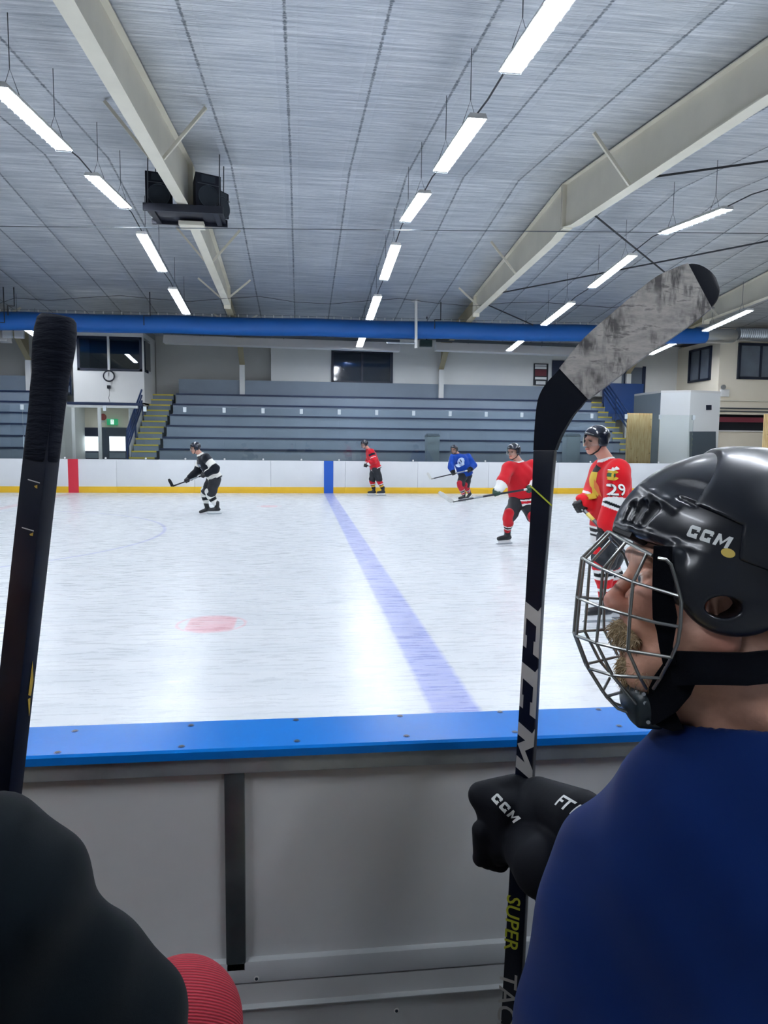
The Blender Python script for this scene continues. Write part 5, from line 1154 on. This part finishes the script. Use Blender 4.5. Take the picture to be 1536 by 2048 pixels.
def bl(i0, i1, th0, mat, name, grow=0.):
    m = MB(); n = len(prs)
    def sec(i):
        yy = Ysh(900)+.0002+.035*max(0, (i/4-4)/9)**2; th = (.018-.0105*min(1, i/20))+th0
        a, b_ = PY(*K5(*prs[i][0]), yy), PY(*K5(*prs[i][1]), yy); d = unit(b_-a); a = a-d*grow; b_ = b_+d*grow; e = unit(ed)*th; o = -unit(ed)*th0/2
        return [a+o, b_+o, b_+o+e, a+o+e]
    S = [sec(i) for i in range(i0, i1+1)]
    vs = [p for s in S for p in s]; k = len(S)
    m.add(vs, [(4*i+j, 4*i+(j+1) % 4, 4*i+4+(j+1) % 4, 4*i+4+j) for i in range(k-1) for j in range(4)]+[(3, 2, 1, 0), tuple(4*(k-1)+j for j in range(4))]); return m.build(name, mat, stk, sharp=30)
bl(0, 52, 0., M('matt black blade', '#050a16', .65, spec=.15), 'blade')
def tape_material():
    m, t = newmat('worn blade tape'); co = t.coord('Object'); R_ = (0, math.radians(-35), 0)
    n1 = t.noise(t.coord('Object', (14, 14, 60), R_), 1, 4, .7); n2 = t.noise(t.coord('Object', (60, 14, 16), R_), 1, 4, .65); n3 = t.noise(co, 22, 3)
    sm = t.math('MULTIPLY', t.ramp(n2, .42, .58), t.ramp(n3, .4, .56)); sm2 = t.math('MULTIPLY', t.ramp(n1, .56, .64), .75)
    c = t.mix(t.ramp(n1, .35, .65), lin('#999693'), lin('#cac6c0')); c = t.mix(t.math('MULTIPLY', sm, .85), c, lin('#343336')); c = t.mix(sm2, c, lin('#4a484a'))
    t.ln(c, t.b.inputs['Base Color']); t.b.inputs['Roughness'].default_value = .8
    w = t.add('ShaderNodeTexWave', wave_type='BANDS', bands_direction='X'); t.ln(t.coord('Object', (1, 1, 1), R_), w.inputs[0]); w.inputs['Scale'].default_value = 14; w.inputs['Distortion'].default_value = 1.5
    t.bump(t.math('ADD', t.math('MULTIPLY', w.outputs['Fac'], .5), n2), .35, .002); return m
bl(20, 40, .002, tape_material(), 'blade_tape', .0012)
K6 = lambda X, Y: (1000+X/5.392, 1180+Y/5.392); nf = unit(np.cross(SQ(1083, 1200)-SQ(1050, 1200), SQ(1038, 1400)-SQ(1050, 1200))); nf = -nf if np.dot(nf, C0-SQ(1050, 1300)) < 0 else nf
silver = M('silver print', '#b9b7b2', .35); neon = M('lime print', '#c6cc3f', .45)
for pl in ([(270, 120), (410, 232), (443, 183), (416, 742), (355, 693), (362, 555), (380, 560), (390, 395), (283, 300), (272, 480), (290, 490), (282, 626), (245, 595)], [(234, 770), (378, 888), (410, 845), (381, 1393), (318, 1345), (325, 1210), (347, 1215), (357, 1050), (247, 950), (237, 1125), (252, 1130), (245, 1276), (207, 1245)], [(199, 1417), (345, 1548), (376, 1498), (362, 1690), (268, 1732), (350, 1945), (347, 2040), (330, 2046), (168, 1905), (177, 1777), (265, 1860), (187, 1655), (272, 1622), (190, 1552)]):
    q = [SQ(*K6(*p))+nf*.0004 for p in pl]; MB().prism(q, nf*.0004).build('brand_letter', silver, shf, smooth=False)
def onshaft(x, y): return SQ(x, y)+nf*.0006
dn_ = unit(onshaft(1013, 1940)-onshaft(1022, 1780)); rt = unit(np.cross(nf, dn_)); 
decal('model_print', glyphs('SUPER', .033, .35, .0004), onshaft(1025.5, 1842)-rt*.012, dn_, rt, neon, shf); decal('model_print', glyphs('TACKS', .043, .35, .0004), onshaft(1013, 2018)-rt*.0145, dn_, rt, silver, shf)
q = [onshaft(x, y) for x, y in ((1059.5, 969), (1103, 1009), (1103, 1013), (1059.5, 973))]; MB().prism(q, nf*.0004).build('lime_line', neon, shf, smooth=False)

# ================================================================ player at the left edge
p2 = empty('person', np.array([-.62, .62, .25]), 'seated player in dark jersey and red sock at the left edge', 'person', 'players on the bench')
green_blk = M('dark green black jersey', '#040c12', .9, spec=.08, sheen=.04, var=(6, .2), bump=(900, .1, .001))
s_r = PY(-80, 1846, .60); e_r = PY(168, 2068, .64); h_r = PY(-40, 2120, .79); s_l = s_r+np.array([-.42, .02, 0]); ch2 = (s_r+s_l)/2+np.array([0, 0, -.15]); pv2 = np.array([ch2[0], .58, .8])
e_l = s_l+np.array([-.06, .1, -.26]); h_l = h_r+np.array([-.02, .0, -.3]); kn2 = [PY(366, 2020, .93), PY(366, 2020, .93)-np.array([.36, 0, 0])]; hp2 = [pv2+[.1, 0, 0], pv2-[.1, 0, 0]]; an2 = [np.array([k[0], k[1]+.0, .36]) for k in kn2]
hd2 = (s_r+s_l)/2+np.array([0, .06, .3]); fR = np.array([[0, 1, 0], [-1, 0, 0], [0, 0, 1.]]); hq = lambda a, b_, c_: hd2+fR[0]*a+fR[1]*b_+fR[2]*c_
head2 = U(.02, ell(hq(-.012, 0, .02), (.095, .076, .1), fR), ell(hq(.028, 0, -.06), (.062, .055, .062), fR), cap(hq(.088, 0, 0), hq(.11, 0, -.035), .009, .014), ell(hq(-.01, .077, -.02), (.026, .011, .034), fR), ell(hq(-.01, -.077, -.02), (.026, .011, .034), fR), ell(hq(.068, 0, -.098), (.022, .024, .02), fR), ell(hq(.09, 0, -.072), (.012, .024, .01), fR))
b2 = U(.03, head2, cap(hq(-.02, 0, -.06), ch2+[0, 0, .12], .058, .066), cap(ch2, pv2, .12), cap(s_r, s_l, .055), cap(s_r, e_r, .045), cap(e_r, h_r, .04, .03), cap(s_l, e_l, .045), cap(e_l, h_l, .04, .03), *[cap(hp2[i], kn2[i], .075, .05) for i in (0, 1)], *[cap(kn2[i], an2[i], .05, .04) for i in (0, 1)])
sdf('body', b2, .01, skin_m, p2, lambda V: np.tile(rgb('#c08f7c'), (len(V), 1)))
f_ = ell(hq(-.012, 0, .035), (.122, .102, .104), fR); f_ = INT(f_, half(hq(0, 0, .012), -(fR[2]-fR[0]*.42)), .008); sdf('helmet', f_, .008, helm_m, p2)
def j2(p): q = p-s_r.astype(np.float32); return .004*np.sin(q[:, 2]*48+q[:, 0]*30)+.003*np.sin(q[:, 0]*70-q[:, 2]*40)
sl2 = U(.02, cap(s_r, s_r+(e_r-s_r)*.62, .092, .088), cap(s_r+(e_r-s_r)*.5, e_r, .084, .08), cap(e_r, h_r, .085, .06))
t2 = U(.06, cap(s_r, s_l, .09), ell(ch2, (.25, .14, .26)), cap(ch2, pv2, .18, .19), cap(s_l, e_l, .09, .085), cap(e_l, e_l+(h_l-e_l)*.8, .085, .06))
sdf('jersey', INT(DISP(U(.03, t2, sl2), j2, .008), half(pv2-[0, 0, .1], -up)), .0065, green_blk, p2)
sdf('pants', INT(U(.05, cap(hp2[0], hp2[1], .15), *[cap(hp2[i], hp2[i]+(kn2[i]-hp2[i])*.8, .13, .1) for i in (0, 1)]), half((0, 0, .665), -up)), .012, pants_m, p2)
red_knit, kt = newmat('red rib knit sock'); 
wv = kt.add('ShaderNodeTexWave', wave_type='RINGS', rings_direction='SPHERICAL'); mp = kt.add('ShaderNodeMapping'); mp.inputs['Location'].default_value = tuple(-(kn2[0]-np.array([-.62, .62, .25])-np.array([.0, .09, .03]))); kt.ln(kt.coord('Object'), mp.inputs[0]); kt.ln(mp.outputs[0], wv.inputs[0]); wv.inputs['Scale'].default_value = 150; wv.inputs['Distortion'].default_value = .6
kt.ln(kt.mix(wv.outputs['Fac'], lin('#6e0f1e'), lin('#98182b')), kt.b.inputs['Base Color']); kt.b.inputs['Roughness'].default_value = .9; kt.bump(wv.outputs['Fac'], .6, .002)
for i in (0, 1):
    k, a = kn2[i], an2[i]; sdf('sock', U(.03, cap(k+[0, -.04, .0], k+[0, .01, -.1], .074, .074), ell(k+[0, -.03, .0], (.078, .09, .078)), cap(k+[0, .01, -.08], a, .074, .055)), .006, red_knit, p2); skate(p2, a+np.array([0, 0, .08]), (0, 1, 0))
sdf('glove', fist(h_r, (0, 0, 1), h_r-e_r, cuff=e_r+(h_r-e_r)*.6), .008, gv, p2); sdf('glove', fist(h_l, (0, 0, 1), h_l-e_l, cuff=e_l+(h_l-e_l)*.6), .008, gv, p2)
# his stick, butt end up
st2 = empty('hockey_stick', PY(-40, 2048, .76), 'upright black stick with thick taped butt end at the left edge', 'hockey stick', 'sticks on the bench')
YS2 = .76; top2, bot2 = PY(115, 628, YS2), PY(18, 1500, YS2); ax2_ = unit(bot2-top2); vd = unit(np.array([ray(90, 900)[0], ray(90, 900)[1], 0])); rt2 = unit(np.cross(vd, np.array([0, 0, 1.]))); ph = math.radians(43)
fx_ = rt2*math.cos(ph)+vd*-math.sin(ph); fx_ = unit(fx_-ax2_*np.dot(fx_, ax2_)); fy_ = np.cross(ax2_, fx_)
Ltot = (top2[2]-.262)/-ax2_[2]
sh2 = MB().obox(top2+ax2_*(Ltot/2+.02), (.0148, .0098, Ltot/2-.02), (fx_, fy_, ax2_)).build('shaft', shaft_near, st2, bev=.002)
gp = [(632, 66), (640, 80), (660, 87), (690, 88), (720, 84), (745, 77), (775, 73), (800, 71), (830, 70), (860, 70), (890, 68), (908, 67), (911, 64)]
m = MB(); vs = []; NS = 24
for yy, wpx in gp:
    t = (yy-628)/(1500-628); c_ = top2+(bot2-top2)*t; s_ = max(1.04, wpx/1420*YS2/2/.0166)
    for k in range(NS):
        a = 2*PI*k/NS; e = 2/3.2 if yy > 760 else 2/2.5; cx = math.copysign(abs(math.cos(a))**e, math.cos(a)); cy = math.copysign(abs(math.sin(a))**e, math.sin(a)); vs.append(c_+fx_*cx*.0148*s_+fy_*cy*.0112*s_)
m.add(vs, [(i*NS+k, i*NS+(k+1) % NS, (i+1)*NS+(k+1) % NS, (i+1)*NS+k) for i in range(len(gp)-1) for k in range(NS)]+[tuple(range(NS-1, -1, -1)), tuple((len(gp)-1)*NS+k for k in range(NS))])
gt, tt = newmat('black grip tape wrap'); gt_n = tt.noise(tt.coord('Object', (16, 16, 70), (.3, .1, 0)), 1, 4, .6); tt.b.inputs['Base Color'].default_value = lin('#060c1a'); tt.b.inputs['Roughness'].default_value = .85; tt.b.inputs['Specular IOR Level'].default_value = .2; tt.bump(gt_n, .9, .005)
m.build('grip_tape', gt, st2, sharp=60)
def onside(x, y):  # left (wide) face of the shaft
    n = -fy_ if np.dot(-fy_, C0-top2) > 0 else fy_
    return PP(x, y, top2+n*.0102, n), n
def face2(pl, mat, name):
    cand = []
    for n in (fx_, -fx_, fy_, -fy_):
        hw = .0150 if abs(np.dot(n, fx_)) > .9 else .01
        if np.dot(n, C0-top2) > 0: cand.append((n, hw))
    for n, hw in cand:
        q = [PP(x, y, top2+n*hw, n) for x, y in pl]; c_ = sum(q)/len(q); d = c_-top2; d = d-ax2_*np.dot(d, ax2_)
        o = fy_ if hw > .012 else fx_
        if abs(np.dot(d, o)) < (.0098 if hw > .012 else .0148): MB().prism([p+n*.0002 for p in q], n*.0004).build(name, mat, sh2, smooth=False); return
gold = M('gold print', '#b8983f', .4)
for pl in ([(56.5, 958), (80, 965), (80, 967), (56.5, 960)], [(44.5, 1054), (68, 1061), (68, 1063), (44.5, 1056)]): face2(pl, silver, 'scale_line')
for pl in ([(78, 912), (83, 913), (83, 920), (79, 917)], [(69, 972), (75, 970), (75, 977), (71, 975)], [(60, 1068), (67, 1065), (66, 1072), (61, 1071)]): face2(pl, gold, 'scale_mark')
for pl in ([(64.5, 1322), (66, 1360), (61, 1392), (56, 1390)], [(60, 1396), (59, 1420), (57.5, 1432), (55, 1398)]): face2(pl, gold, 'side_print')
bb = top2+ax2_*Ltot
MB().bar(bb, bb+np.array([-.29, .05, .01]), .065, .009, tape_blk, hint=(0, 1, 0)).build('blade', None, st2, bev=.003)
make_camera()
w = bpy.data.worlds.new('world'); SC.world = w; w.use_nodes = True
w.node_tree.nodes['Background'].inputs[0].default_value = (.5, .6, .75, 1); w.node_tree.nodes['Background'].inputs[1].default_value = .02
vs = SC.view_settings; vs.view_transform = 'Standard'; vs.look = 'None'; vs.gamma = 1; vs.use_curve_mapping = False; vs.exposure = EXPO
SC.cycles.use_denoising = True; SC.cycles.max_bounces = 8; SC.cycles.diffuse_bounces = 4; SC.cycles.glossy_bounces = 3; SC.cycles.transparent_max_bounces = 16; SC.cycles.transmission_bounces = 4
SC.cycles.sample_clamp_indirect = 6; SC.cycles.caustics_reflective = False; SC.cycles.caustics_refractive = False
